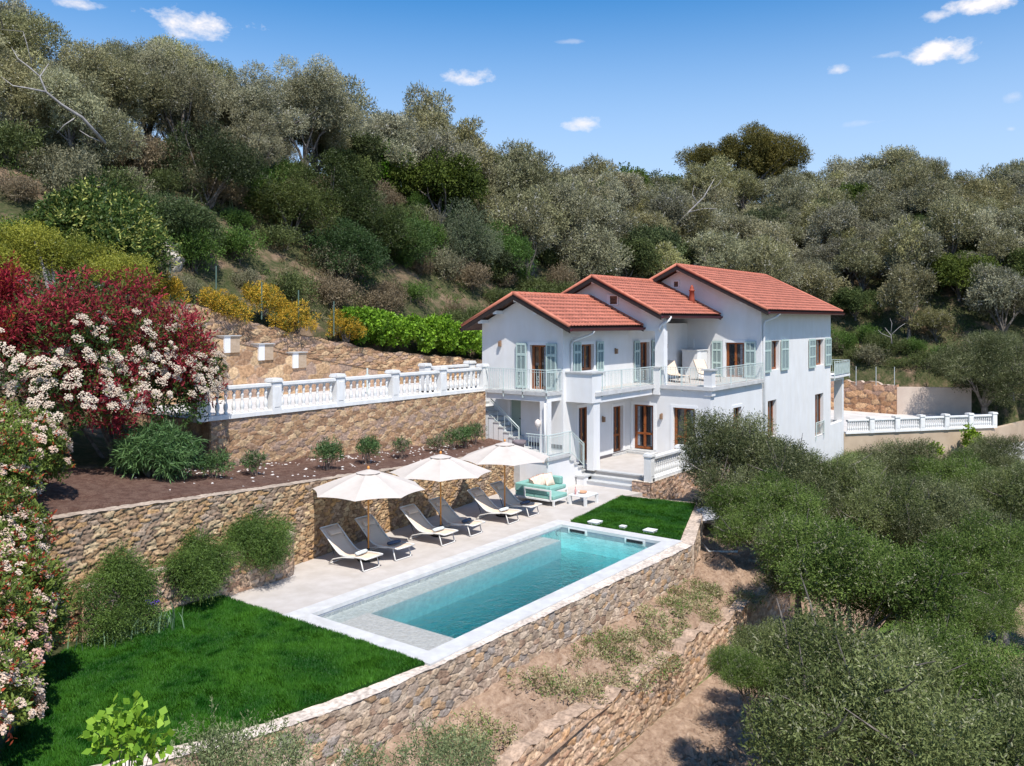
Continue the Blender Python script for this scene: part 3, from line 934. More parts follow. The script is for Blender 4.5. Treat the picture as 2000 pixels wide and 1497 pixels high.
# ---------------------------------------------------------------- lawns
def lawn(name, poly, z, label, dens, seed):
    b = MB(); b.prism(poly, 'z', z - 0.25, z)
    base = b.build(name, M_lawn); tag(base, kind='structure')
    r = np.random.default_rng(seed)
    P = np.array(poly)
    x0, y0 = P.min(0); x1, y1 = P.max(0)
    n = int((x1 - x0) * (y1 - y0) * dens)
    x = r.uniform(x0, x1, n); y = r.uniform(y0, y1, n)
    ins = np.zeros(n, bool)
    for i in range(len(P)):
        a = P[i]; c = P[(i + 1) % len(P)]
        cond = ((a[1] > y) != (c[1] > y)) & (x < (c[0] - a[0]) * (y - a[1]) / (c[1] - a[1] + 1e-12) + a[0])
        ins ^= cond
    x = x[ins]; y = y[ins]; n = len(x)
    patch = fbm(x * 1.1, y * 1.1, 4, seed)
    patch2 = fbm(x * 3.3, y * 3.3, 3, seed + 4)
    h = (0.045 + 0.03 * r.random(n)) * (1 + 0.5 * patch)
    a = r.uniform(0, 2 * np.pi, n); wd = 0.006 + 0.006 * r.random(n)
    lean = 0.02 + 0.03 * r.random(n); la = r.uniform(0, 2 * np.pi, n) * 0.5 + patch2 * 4
    v0 = np.stack([x - np.cos(a) * wd, y - np.sin(a) * wd, np.full(n, z)], 1)
    v1 = np.stack([x + np.cos(a) * wd, y + np.sin(a) * wd, np.full(n, z)], 1)
    v2 = np.stack([x + np.cos(la) * lean, y + np.sin(la) * lean, z + h], 1)
    V = np.stack([v0, v1, v2], 1).reshape(-1, 3)
    F = np.arange(3 * n).reshape(-1, 3)
    c0 = np.array([0.010, 0.075, 0.003]); c1 = np.array([0.075, 0.22, 0.018])
    k = np.clip(0.40 + 0.75 * patch + 0.60 * patch2 + 0.30 * (r.random(n) - 0.5), 0, 1.25)[:, None]
    C = c0 * (1 - k) + c1 * k
    g = np_mesh('grass', V, F, mat('grass_blades', (1, 1, 1), 0.55, attr='col', trans=0.3, spec=0.25), col=C, nper=3)
    tag(g, label, 'lawn', kind='stuff')


lawn('lawn', [(-0.45, 2.80), (-0.45, -3.80), (-2.2, -3.55), (-4.1, -3.17), (-5.4, -2.62), (-8.6, -1.2), (-9.5, 0.5), (-7.0, 0.9), (-5.4, 1.6), (-4.2, 2.2), (-3.3, 2.3), (-2.2, 2.55), (-1.6, 2.62)], 0.03,
     'dense bright green grass of the large lawn left of the pool', 5200, 41)
lawn('lawn', [(10.52, -0.06), (14.9, 0.52), (15.25, -2.2), (10.52, -3.84)], 0.03, 'small clipped green lawn at the far end of the pool', 4200, 42)
for px_, py_, sz in ((10.72, -0.85, 0.17), (10.72, -1.85, 0.09), (10.78, -2.75, 0.16)):
    o = MB().box(px_ - sz, px_ + sz, py_ - sz, py_ + sz, 0.02, 0.10).box(px_ - sz * 1.08, px_ + sz * 1.08, py_ - sz * 1.08, py_ + sz * 1.08, 0.10, 0.125).build('skimmer_lid', M_paint, bevel=0.006)
    tag(o, {0.17: 'white square box lid in the small lawn nearest the deck', 0.09: 'smallest white lid in the middle of the small lawn edge', 0.16: 'white square box lid in the small lawn nearest the stone wall'}[sz], 'box lid', 'white lids along the small lawn edge')

# ---------------------------------------------------------------- villa
villa = empty('villa', (16.1, 3.85, 0.5), 'white stepped villa with three red tiled gable roofs, sage shutters and balconies', 'house')
VP = villa.location.copy()


def vp(o, parent=villa):
    """put a part under the villa (its mesh is in world metres)"""
    o.parent = parent
    o.matrix_parent_inverse = Matrix.Translation(-VP) if parent == villa else Matrix.Identity(4)
    return o


def panel(mb, axis, plane, th, a0, a1, z0, z1, holes=()):
    """wall slab of thickness th behind the plane with rectangular openings"""
    As = sorted(set([a0, a1] + [h[0] for h in holes] + [h[1] for h in holes]))
    for i in range(len(As) - 1):
        p, q = As[i], As[i + 1]
        mid = (p + q) / 2
        zs = [z0]
        hh = sorted([(h[2], h[3]) for h in holes if h[0] <= mid <= h[1]])
        cur = z0
        spans = []
        for (u, v) in hh:
            if u > cur: spans.append((cur, u))
            cur = max(cur, v)
        if cur < z1: spans.append((cur, z1))
        for (u, v) in spans:
            if axis == 'x': mb.box(plane, plane + th, p, q, u, v)
            else: mb.box(p, q, plane, plane + th, u, v)


T = 0.3
wall = MB()
# wing one
panel(wall, 'x', 16.11, T, 3.85, 8.0, 0.2, 6.0, [(4.67, 5.48, 3.62, 5.45), (5.95, 6.48, 1.62, 3.2)])
wall.prism([(3.85, 6.0), (8.0, 6.0), (8.0, 6.32), (5.95, 7.32), (3.85, 6.30)], 'x', 16.11, 16.11 + T)
panel(wall, 'y', 3.85, T, 16.411, 27.8, -0.4, 6.30, [(17.25, 18.15, 0.52, 2.85), (17.47, 18.49, 4.35, 5.46), (20.1, 21.02, 0.60, 2.66), (22.6, 23.56, 3.62, 5.44)])
# wing two gable and the beam on its post
panel(wall, 'x', 21.7, T, 2.2, 3.85, 5.98, 6.45)
wall.prism([(2.2, 6.45), (4.145, 6.45), (4.145, 6.35), (8.6, 6.35), (8.6, 6.82), (5.6, 8.30), (2.2, 6.62)], 'x', 21.7, 21.999)
wall.box(21.7, 22.05, 2.18, 2.62, 3.55, 5.98)
# lower block under the roof terrace
panel(wall, 'x', 21.7, T, -0.0, 3.849, -0.4, 3.22, [(2.68, 3.70, 0.52, 2.66), (0.70, 1.74, 0.52, 2.64)])
panel(wall, 'y', 0.0, T, 22.001, 39.4, -3.0, 3.22, [(24.2, 25.2, 0.52, 2.5), (28.7, 29.95, 0.6, 2.45), (36.36, 37.95, -0.2, 2.22)])
panel(wall, 'y', 0.0, T, 27.8, 39.4, 3.22, 6.80, [(29.0, 30.4, 3.95, 5.42), (36.36, 38.0, 3.85, 5.34)])
panel(wall, 'x', 27.8, T, 0.301, 8.2, 3.6, 6.80, [(0.85, 1.83, 3.62, 5.35)])
wall.prism([(0.0, 6.8), (8.3, 6.8), (8.3, 7.0), (4.17, 9.05), (0.0, 7.0)], 'x', 27.8, 28.1)
# rear and far ends
wall.box(16.41, 27.8, 7.7, 8.0, 0.2, 6.3).box(28.1, 39.4, 7.9, 8.2, -1, 6.95).box(39.1, 39.4, 0.3, 7.9, -3, 6.8)
wall.prism([(0.0, 6.8), (8.2, 6.8), (8.2, 7.0), (4.17, 9.05), (0.0, 7.0)], 'x', 39.1, 39.4)
# loggia at the far end
wall.box(39.4, 42.2, 0.0, 0.3, -3.2, 0.20).box(41.86, 42.2, 0.0, 0.5, 0.2, 2.78).box(39.4, 42.2, 0.0, 0.3, 2.78, 2.98)
wall.box(41.9, 42.2, 0.3, 5.0, -3.2, 0.2).box(41.86, 42.2, 4.5, 5.0, 0.2, 2.9)
vp(wall.build('wall', M_white))

# terraces and balconies (floor slabs with fascia)
sl_ = MB()
sl_.box(22.001, 27.8, 0.0, 3.849, 3.22, 3.58)
sl_.box(21.7, 22.0, 0.0, 2.2, 3.22, 3.58).box(21.7, 22.0, 2.2, 3.849, 3.22, 3.545)
sl_.box(16.6, 21.699, 2.72, 3.849, 3.26, 3.58)
vp(sl_.build('roof_terrace', M_white))
sl_ = MB()
sl_.box(16.52, 21.72, 2.56, 2.9, 3.44, 3.60).box(21.58, 21.695, 0.001, 2.55, 3.442, 3.602).box(21.58, 27.8, -0.16, -0.001, 3.44, 3.60)
vp(sl_.build('terrace_edge', M_coping))
vp(MB().box(22.001, 27.79, 0.001, 3.84, 3.581, 3.60).box(16.62, 21.69, 2.9, 3.84, 3.581, 3.60).build('terrace_floor', M_deck))
par = MB()
par.box(16.30, 16.52, 2.62, 3.86, 3.18, 4.34).box(16.52, 17.00, 2.62, 2.80, 3.18, 4.34)
par.box(16.521, 21.549, 2.665, 2.90, 3.16, 3.42)
vp(par.build('parapet', M_white))
vp(MB().box(21.55, 21.85, 2.33, 2.63, 3.161, 4.34).build('parapet_post', M_white))
vp(MB().box(21.655, 22.03, -0.09, 0.285, 3.21, 4.30).build('parapet_post', M_white))
vp(MB().box(16.47, 16.97, 2.66, 2.96, 0.50, 3.159).build('column', M_white))
vp(MB().box(16.24, 16.57, 2.56, 3.86, 4.34, 4.40).box(16.571, 17.25, 2.56, 2.86, 4.34, 4.40).build('parapet_cap', M_stonecap))
vp(MB().box(21.50, 21.90, 2.28, 2.68, 4.34, 4.40).build('parapet_cap', M_stonecap))
vp(MB().box(21.58, 22.10, -0.16, 0.36, 4.30, 4.36).build('parapet_cap', M_stonecap))
lb = MB()
lb.box(15.08, 16.109, 3.92, 7.02, 3.48, 3.60)
vp(lb.build('balcony_slab', M_stonecap))
lb = MB()
lb.box(15.16, 15.40, 3.98, 7.02, 3.24, 3.479).box(15.4, 16.109, 3.98, 4.2, 3.24, 3.479)
lb.box(15.14, 15.42, 3.96, 4.32, 0.1, 3.24)
vp(lb.build('balcony_beam', M_white))
vp(MB().box(39.4, 42.7, -0.25, 4.8, 2.98, 3.10).build('balcony_slab', M_white))

# roofs of displaced clay tiles
def tile_roof(name, x0, x1, yr, zr, ye, sl_, yf, seed):
    o_all = []
    ROW = 0.34; WAVE = 0.24
    Vs = []; Fs = []; Cs = []
    n0 = 0
    r = np.random.default_rng(seed)
    for (yb, sgn) in ((ye, -1), (yf, 1)):
        run = abs(yb - yr); L_ = run * math.sqrt(1 + sl_ ** 2)
        nr = int(round(L_ / ROW))
        bs = []
        for i in range(nr):
            a = i * L_ / nr; b_ = (i + 1) * L_ / nr
            bs += [a + 0.001, (a + b_) / 2, b_ - 0.001]
        bs = np.array(bs)
        xs = np.arange(x0, x1 + 0.001, WAVE / 6)
        X, B = np.meshgrid(xs, bs, indexing='ij')
        row = np.floor(B / (L_ / nr) + 1e-6)
        fr = B / (L_ / nr) - row
        col = np.floor((X - x0) / WAVE)
        ph = (X - x0) / WAVE - col
        wave = 0.034 * np.clip(np.sin(np.pi * np.clip(ph / 0.62, 0, 1)), 0, 1) ** 0.8
        h = wave + 0.06 * fr + 0.006 * (r.random(X.shape[1])[None, :] - .5)
        k = 1 / math.sqrt(1 + sl_ ** 2)
        Y = yr + sgn * (B * k) + sgn * (h * sl_ * k)
        Z = zr - B * k * sl_ + h * k
        n = X.shape[1]; m = X.shape[0]
        i = (np.arange(m - 1)[:, None] * n + np.arange(n - 1)[None, :]).ravel() + n0
        F = np.stack([i, i + n, i + n + 1, i + 1], 1)
        if sgn > 0: F = F[:, ::-1]
        hh = ((col * 7919 + row * 104729 + seed * 31) * 2654435761 % 1000) / 1000.0
        c = np.array([0.50, 0.175, 0.115])[None, None, :] * (0.86 + 0.26 * hh)[..., None] * (1 + 0.10 * fbm(X * 0.6, B * 0.6, 3, seed))[..., None]
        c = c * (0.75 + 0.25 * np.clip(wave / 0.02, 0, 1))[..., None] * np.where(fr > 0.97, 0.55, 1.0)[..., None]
        Vs.append(np.stack([X, Y, Z], -1).reshape(-1, 3)); Fs.append(F); Cs.append(c.reshape(-1, 3))
        n0 += m * n
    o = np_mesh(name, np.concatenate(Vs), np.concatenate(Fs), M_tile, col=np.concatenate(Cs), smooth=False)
    vp(o)
    # ridge caps, underside, bargeboards, gutters are sub-parts of the roof
    zed = MB()
    nx = int((x1 - x0) / 0.36)
    for i in range(nx):
        a = x0 + i * (x1 - x0) / nx; b_ = x0 + (i + 1) * (x1 - x0) / nx + 0.03
        ring = []
        for q, (xx, rr) in enumerate(((a, 0.125), (b_, 0.105))):
            for k in range(7):
                th = math.pi * k / 6
                ring.append((xx, yr + rr * math.cos(th) * 1.1, zr + 0.0 + rr * math.sin(th)))
        zed.add(ring, [(k, k + 1, k + 8, k + 7) for k in range(6)] + [tuple(range(7)), tuple(range(13, 6, -1))])
    rc = zed.build('ridge_cap', mat('ridge_tile', (0.47, 0.15, 0.09), 0.7, (0.54, 0.19, 0.12), 5), smooth=False)
    rc.parent = o
    def zat(y, off): return zr - off - abs(y - yr) * sl_
    un = MB()
    un.prism([(ye + 0.03, zat(ye, 0.02)), (yr, zr - 0.02), (yf - 0.03, zat(yf, 0.02)), (yf - 0.03, zat(yf, 0.12)), (yr, zr - 0.12), (ye + 0.03, zat(ye, 0.12))], 'x', x0 + 0.05, x1 - 0.05)
    u_ = un.build('soffit', M_soffit); u_.parent = o
    for xx in (x0, x1 - 0.045):
        bb = MB()
        bb.prism([(ye - 0.02, zat(ye, 0.0)), (yr, zr + 0.01), (yf + 0.02, zat(yf, 0.0)), (yf + 0.02, zat(yf, 0.235)), (yr, zr - 0.225), (ye - 0.02, zat(ye, 0.235))], 'x', xx, xx + 0.045)
        bb.build('bargeboard', M_dark).parent = o
    for xx in (x0 + 0.03, x1 - 0.03):
        for (ya, yb) in ((yr, ye), (yr, yf)):
            vt = MB().tube([(xx, ya, zat(ya, -0.05)), (xx, yb, zat(yb, -0.05))], 0.075, 8)
            vt.build('verge_tile', MATS['ridge_tile'], smooth=True).parent = o
    for y_, s_ in ((ye, -1), (yf, 1)):
        zz = zat(y_, 0.05)
        pr = [(0.0, 0), (0.02, -0.085), (0.07, -0.12), (0.13, -0.085), (0.15, 0.0), (0.135, 0.0), (0.115, -0.07), (0.07, -0.1), (0.035, -0.07), (0.015, 0.0)]
        g = MB().prism([(y_ + s_ * (a - 0.01), zz + b__) for a, b__ in pr], 'x', x0 + 0.02, x1 - 0.02)
        g.build('gutter', M_gutter).parent = o
    return o


tile_roof('tiled_roof', 15.55, 21.70, 5.95, 7.53, 3.20, 0.49, 8.70, 1)
tile_roof('tiled_roof', 21.18, 27.80, 5.60, 8.46, 2.08, 0.50, 9.1, 2)
tile_roof('tiled_roof', 27.15, 39.95, 4.17, 9.24, -0.55, 0.4926, 8.9, 3)
# low dormer-like stub of roof behind the far ridge
tb = MB(); tb.box(37.6, 39.0, 4.9, 5.6, 8.4, 9.18)
vp(tb.build('roof_stub', M_white))
tb = MB(); tb.box(37.4, 39.5, 4.6, 5.9, 9.18, 9.27)
vp(tb.build('roof_stub_cap', MATS['ridge_tile']))
# clay vent pipe on the middle roof
ch = MB(); ch.lathe([(0.16, -0.5), (0.14, 0.0), (0.12, 0.35), (0.15, 0.37), (0.15, 0.42), (0.09, 0.44), (0.10, 0.52), (0.02, 0.68)], 27.2, 3.35, 7.55, 10)
vp(ch.build('chimney_pot', mat('chimney_clay', (0.30, 0.06, 0.03), 0.7), smooth=True))
# white corbels under the first gable
for y_ in (4.9, 6.95, 7.75):
    zz = 7.53 - abs(y_ - 5.95) * 0.49 - 0.16
    vp(MB().box(15.62, 16.11, y_ - 0.09, y_ + 0.09, zz - 0.17, zz - 0.02).build('corbel', M_trim))
for y_ in (5.95,):
    vp(MB().box(15.7, 16.11, y_ - 0.08, y_ + 0.08, 7.2, 7.38).build('corbel', M_trim))
for y_ in (5.6, 3.0, 7.6):
    zz = 8.46 - abs(y_ - 5.6) * 0.5 - 0.16
    vp(MB().box(21.3, 21.7, y_ - 0.08, y_ + 0.08, zz - 0.15, zz - 0.02).build('corbel', M_trim))
for y_ in (4.17, 0.8):
    zz = 9.24 - abs(y_ - 4.17) * 0.4926 - 0.16
    vp(MB().box(27.3, 27.8, y_ - 0.08, y_ + 0.08, zz - 0.15, zz - 0.02).build('corbel', M_trim))


def fr(axis, plane, a, z, d):
    """point on a facade: a along it, z up, d outwards"""
    return (plane - d, a, z) if axis == 'x' else (a, plane - d, z)


def fbox(mb, axis, plane, a0, a1, z0, z1, d0, d1):
    p = fr(axis, plane, a0, z0, d0); q = fr(axis, plane, a1, z1, d1)
    mb.box(p[0], q[0], p[1], q[1], p[2], q[2])


def opening(axis, plane, a0, a1, z0, z1, kind, recess=0.14, leaves=2, trim=True, curtain='side', midrail=None, sill=False):
    """window or door: frame, glass, curtain, handle as sub-parts; raised plaster surround on the wall"""
    f = MB()
    R = recess
    fw = 0.07
    fbox(f, axis, plane, a0, a0 + fw, z0, z1, -R - 0.06, -R)
    fbox(f, axis, plane, a1 - fw, a1, z0, z1, -R - 0.06, -R)
    fbox(f, axis, plane, a0 + fw, a1 - fw, z1 - fw, z1, -R - 0.06, -R)
    fbox(f, axis, plane, a0 + fw, a1 - fw, z0, z0 + 0.10, -R - 0.06, -R)
    wl = (a1 - a0 - 2 * fw) / leaves
    for i in range(leaves):
        p = a0 + fw + i * wl; q = p + wl
        for (u, v) in ((p, p + 0.055), (q - 0.055, q)):
            fbox(f, axis, plane, u, v, z0 + 0.10, z1 - fw, -R - 0.045, -R + 0.012)
        if midrail:
            fbox(f, axis, plane, p + 0.055, q - 0.055, midrail - 0.045, midrail + 0.045, -R - 0.045, -R + 0.012)
    o = f.build(kind, M_wood); vp(o)
    g = MB()
    fbox(g, axis, plane, a0 + fw, a1 - fw, z0 + 0.1, z1 - fw, -R - 0.04, -R - 0.03)
    gp = g.build('pane', M_glass); gp.parent = o
    c = MB()
    zc0, zc1 = z0 + 0.14, z1 - 0.09
    w_ = a1 - a0
    for (u, v) in {'side': ((0.12, 0.27),), 'both': ((0.12, 0.22), (0.76, 0.88)), 'mid': ((0.40, 0.56),), 'none': ()}[curtain]:
        n = 5
        for k in range(n):
            p = a0 + w_ * (u + (v - u) * k / n); q = a0 + w_ * (u + (v - u) * (k + 0.8) / n)
            fbox(c, axis, plane, p, q, zc0, zc1, -R - 0.029, -R - 0.024 + 0.004 * (k % 2))
    if c.v:
        cc = c.build('curtain', M_curtain); cc.parent = o
    h = MB()
    ah = (a0 + a1) / 2 + 0.035
    zh = z0 + (z1 - z0) * 0.5
    fbox(h, axis, plane, ah - 0.012, ah + 0.012, zh - 0.06, zh + 0.06, -R + 0.012, -R + 0.04)
    hh = h.build('handle', mat('brass', (0.6, 0.42, 0.16), 0.3, metallic=1.0)); hh.parent = o
    if trim:
        t = MB()
        tw = 0.13
        fbox(t, axis, plane, a0 - tw, a0, z0 - 0.0, z1 + tw, 0.0, 0.02)
        fbox(t, axis, plane, a1, a1 + tw, z0 - 0.0, z1 + tw, 0.0, 0.02)
        fbox(t, axis, plane, a0, a1, z1, z1 + tw, 0.0, 0.02)
        if sill:
            fbox(t, axis, plane, a0 - 0.16, a1 + 0.16, z0 - 0.06, z0 - 0.003, 0.0, 0.10)
        tt = t.build('surround', M_trim); tt.parent = o
    return o


def shutter(axis, plane, a0, a1, z0, z1, off=0.05, dz=(0.0,)):
    f = MB()
    sw = 0.065
    d0, d1 = off, off + 0.045
    fbox(f, axis, plane, a0, a0 + sw, z0, z1, d0, d1)
    fbox(f, axis, plane, a1 - sw, a1, z0, z1, d0, d1)
    h = z1 - z0
    rails = [0, 0.5, 1.0] if h < 1.6 else [0, 0.38, 0.74, 1.0]
    if h < 1.6: rails = [0, 0.68, 1.0]
    for r_ in rails:
        zc = z0 + r_ * h
        zc = min(max(zc, z0 + 0.05), z1 - 0.05)
        fbox(f, axis, plane, a0 + sw, a1 - sw, zc - 0.05, zc + 0.05, d0, d1)
    am = (a0 + a1) / 2
    fbox(f, axis, plane, am - 0.02, am + 0.02, z0 + 0.05, z1 - 0.05, d0 + 0.003, d1 - 0.003)
    o = vp(f.build('shutter', M_shut))
    s = MB()
    z = z0 + 0.11
    while z < z1 - 0.08:
        for (p, q) in ((a0 + sw, am - 0.02), (am + 0.02, a1 - sw)):
            P0 = fr(axis, plane, p, z, d0 + 0.006); P1 = fr(axis, plane, q, z, d0 + 0.006)
            P2 = fr(axis, plane, q, z - 0.035, d1 - 0.008); P3 = fr(axis, plane, p, z - 0.035, d1 - 0.008)
            s.add([P0, P1, P2, P3], [(0, 1, 2, 3)])
        z += 0.045
    fbox(s, axis, plane, a0 + sw, a1 - sw, z0 + 0.05, z1 - 0.05, d0 - 0.001, d0 + 0.004)
    so = s.build('slats', M_slat); so.parent = o
    return o


# upper storey
opening('x', 16.11, 4.68, 5.47, 3.63, 5.44, 'balcony_door', curtain='side')
shutter('x', 16.11, 4.14, 4.64, 3.66, 5.52); shutter('x', 16.11, 5.62, 6.14, 3.66, 5.52)
opening('y', 3.85, 17.48, 18.48, 4.36, 5.45, 'window', curtain='mid', sill=True)
shutter('y', 3.85, 16.78, 17.34, 4.28, 5.56); shutter('y', 3.85, 18.64, 19.18, 4.28, 5.56)
opening('y', 3.85, 22.61, 23.55, 3.63, 5.43, 'balcony_door', curtain='mid')
shutter('y', 3.85, 21.98, 22.46, 3.66, 5.52); shutter('y', 3.85, 23.72, 24.22, 3.66, 5.52)
opening('x', 27.8, 0.86, 1.82, 3.63, 5.34, 'balcony_door', curtain='side')
shutter('x', 27.8, 0.26, 0.80, 3.66, 5.42); shutter('x', 27.8, 1.98, 2.50, 3.66, 5.42)
opening('y', 0.0, 29.01, 30.39, 3.96, 5.41, 'window', recess=0.18, curtain='none', sill=True, trim=False)
shutter('y', 0.0, 28.0, 28.95, 3.88, 5.46); shutter('y', 0.0, 30.5, 31.6, 3.88, 5.46)
opening('y', 0.0, 36.37, 37.99, 3.86, 5.33, 'window', recess=0.18, curtain='none', sill=True, trim=False)
shutter('y', 0.0, 35.1, 36.2, 3.78, 5.40); shutter('y', 0.0, 38.15, 39.25, 3.78, 5.40)
# ground floor
opening('y', 3.85, 17.26, 18.14, 0.53, 2.84, 'terrace_door', curtain='mid', midrail=1.35)
opening('y', 3.85, 20.11, 21.01, 0.62, 2.65, 'terrace_door', curtain='mid', midrail=1.35)
opening('x', 21.7, 2.69, 3.69, 0.66, 2.65, 'terrace_door', curtain='both', midrail=1.35)
opening('x', 21.7, 0.71, 1.73, 0.62, 2.63, 'terrace_door', curtain='side', midrail=1.35)
opening('y', 0.0, 24.21, 25.19, 0.53, 2.49, 'terrace_door', curtain='none')
opening('y', 0.0, 28.71, 29.94, 0.61, 2.44, 'window', curtain='none', recess=0.18, trim=False)
opening('y', 0.0, 36.37, 37.94, -0.19, 2.21, 'french_window', curtain='none', recess=0.18, trim=False)
# little attic windows
for (pl, a0, a1, z0, z1) in ((21.7, 4.46, 4.95, 7.14, 7.62), (27.8, 4.30, 4.66, 8.12, 8.5)):
    f = MB()
    for (u, v, p, q) in ((a0, a0 + 0.06, z0, z1), (a1 - 0.06, a1, z0, z1), (a0 + 0.06, a1 - 0.06, z0, z0 + 0.05), (a0 + 0.06, a1 - 0.06, z1 - 0.05, z1)):
        fbox(f, 'x', pl, u, v, p, q, 0.0, 0.05)
    fbox(f, 'x', pl, a1, a1 + 0.12, z0 - 0.02, z1 + 0.05, 0.0, 0.03)
    o = vp(f.build('attic_window', M_trim))
    g = MB(); fbox(g, 'x', pl, a0 + 0.06, a1 - 0.06, z0 + 0.05, z1 - 0.05, 0.0, 0.02)
    g.build('pane', M_glass).parent = o
# green door of the alcove
g = MB(); fbox(g, 'x', 16.11, 5.95, 6.48, 1.63, 3.19, -0.13, -0.08)
o = vp(g.build('alcove_door', M_greend))
t = MB(); fbox(t, 'x', 16.11, 6.48, 6.62, 1.5, 3.21, 0.0, 0.03)
t.build('surround', M_trim).parent = o
h = MB(); fbox(h, 'x', 16.11, 5.99, 6.05, 2.35, 2.38, -0.08, -0.03)
h.build('handle', M_black).parent = o
# dark skirting along the terrace and the alcove
sk = MB()
fbox(sk, 'y', 3.85, 16.42, 21.69, 0.50, 0.62, 0.0, 0.02)
fbox(sk, 'x', 21.7, 3.69, 3.82, 0.50, 0.62, 0.0, 0.02)
fbox(sk, 'x', 16.11, 3.9, 5.9, 1.30, 1.45, 0.0, 0.02)
vp(sk.build('skirting', M_skirt))
# door steps in grey stone
st_ = MB()
st_.box(21.15, 21.699, 2.45, 3.84, 0.501, 0.60).box(21.3, 21.699, 2.62, 3.74, 0.60, 0.655).box(21.2, 21.699, 0.5, 1.95, 0.501, 0.6)
st_.box(20.0, 21.1, 3.70, 3.829, 0.501, 0.58)
vp(st_.build('doorstep', M_stonecap))
# white external pipes
dp = MB()
dp.tube([(17.3, 3.12, 6.02), (17.25, 3.2, 5.9), (16.66, 3.72, 5.62), (16.62, 3.76, 5.5), (16.62, 3.76, 3.3)], 0.045, 8)
vp(dp.build('downpipe', M_paint, smooth=True))
dp = MB()
dp.tube([(21.95, 1.98, 6.62), (21.85, 2.02, 6.45), (21.66, 2.28, 6.25), (21.64, 2.36, 6.12), (21.64, 2.36, 6.0)], 0.07, 8)
vp(dp.build('downpipe', M_paint, smooth=True))
dp = MB()
dp.tube([(28.6, -0.62, 6.78), (28.5, -0.5, 6.62), (28.05, -0.09, 6.38), (28.0, -0.06, 6.2), (28.0, -0.06, -1.5)], 0.06, 8)
vp(dp.build('downpipe', M_paint, smooth=True))
dp = MB(); dp.tube([(15.06, 4.02, 3.2), (15.06, 4.02, 0.95)], 0.05, 8)
vp(dp.build('downpipe', M_paint, smooth=True))


def wall_light(axis, plane, a, z):
    b = MB()
    fbox(b, axis, plane, a - 0.05, a + 0.05, z - 0.13, z + 0.13, 0, 0.03)
    fbox(b, axis, plane, a - 0.055, a + 0.055, z - 0.12, z + 0.10, 0.03, 0.13)
    return vp(b.build('wall_light', M_lamp, bevel=0.01))


wall_light('x', 16.11, 7.0, 5.12 + 0.35); wall_light('y', 3.85, 20.3, 5.1); wall_light('y', 3.85, 25.2, 5.2); wall_light('y', 3.85, 19.2, 2.2); wall_light('x', 21.7, 2.28, 2.2)


def railing(p, q, z0, z1, posts, parent_thing=None, name='railing', scroll=True, z0b=None, z1b=None, bar=0.115):
    """iron railing: hand rail, lower rail, thin bars, posts running down past the slab, scrollwork panels"""
    p = Vector((p[0], p[1], 0)); q = Vector((q[0], q[1], 0))
    L_ = (q - p).length; d = (q - p) / L_
    z0b = z0 if z0b is None else z0b; z1b = z1 if z1b is None else z1b
    def at(s, z, zz=None): 
        v = p + d * s
        return (v.x, v.y, z + (zz or 0))
    def lo(s): return z0 + (z0b - z0) * s / L_
    def hi(s): return z1 + (z1b - z1) * s / L_
    m = MB()
    m.obox(at(0, hi(0)), at(L_, hi(L_)), 0.045, 0.025)
    m.obox(at(0, hi(0) - 0.10), at(L_, hi(L_) - 0.10), 0.02, 0.014)
    m.obox(at(0, lo(0) + 0.07), at(L_, lo(L_) + 0.07), 0.025, 0.018)
    n = max(2, int(L_ / bar))
    for i in range(1, n):
        s = L_ * i / n
        m.obox(at(s, lo(s) + 0.07), at(s, hi(s) - 0.0), 0.013, 0.013)
        if scroll and i % 4 == 2:
            for k in range(3):
                zc = lo(s) + 0.2 + 0.19 * k
                pts = []
                for a in range(9):
                    th = a / 8 * 2 * math.pi * 0.9
                    pts.append(at(s + bar * (0.5 + 0.33 * math.cos(th)), zc + 0.075 * math.sin(th)))
                m.tube(pts, 0.006, 4, cap=False)
    for s in posts:
        m.obox(at(s * L_, lo(s * L_) - (0.24 if z0b == z0 else 0.05)), at(s * L_, hi(s * L_)), 0.04, 0.04)
    o = m.build(name, M_rail)
    return o


vp(railing((15.10, 7.0), (15.10, 3.98), 3.60, 4.50, (0.3, 0.62, 1.0)))
vp(railing((15.12, 3.96), (16.28, 3.92), 3.60, 4.50, ()))
vp(railing((17.0, 2.62), (21.56, 2.60), 3.60, 4.40, (0.02, 0.36, 0.72)))
vp(railing((21.62, 2.30), (21.62, 0.28), 3.60, 4.40, (0.0, 0.5)))
vp(railing((22.02, -0.10), (27.74, -0.10), 3.60, 4.40, (0.30, 0.62, 1.0)))
rb = MB()
rb.box(39.42, 42.66, -0.215, -0.20, 3.2, 3.84)
vp(rb.build('balcony_screen', mat('grey_green_screen', (0.30, 0.36, 0.33), 0.6, (0.42, 0.48, 0.45), 5)))
vp(railing((39.42, -0.22), (42.66, -0.22), 3.10, 3.95, (0.0, 1.0), scroll=False, bar=0.3))
vp(railing((42.66, -0.2), (42.66, 4.7), 3.10, 3.95, (0.0, 1.0), scroll=False, bar=0.14))
vp(railing((36.4, -0.05), (37.92, -0.05), -0.15, 0.62, (0.0, 1.0), scroll=False, bar=0.12))
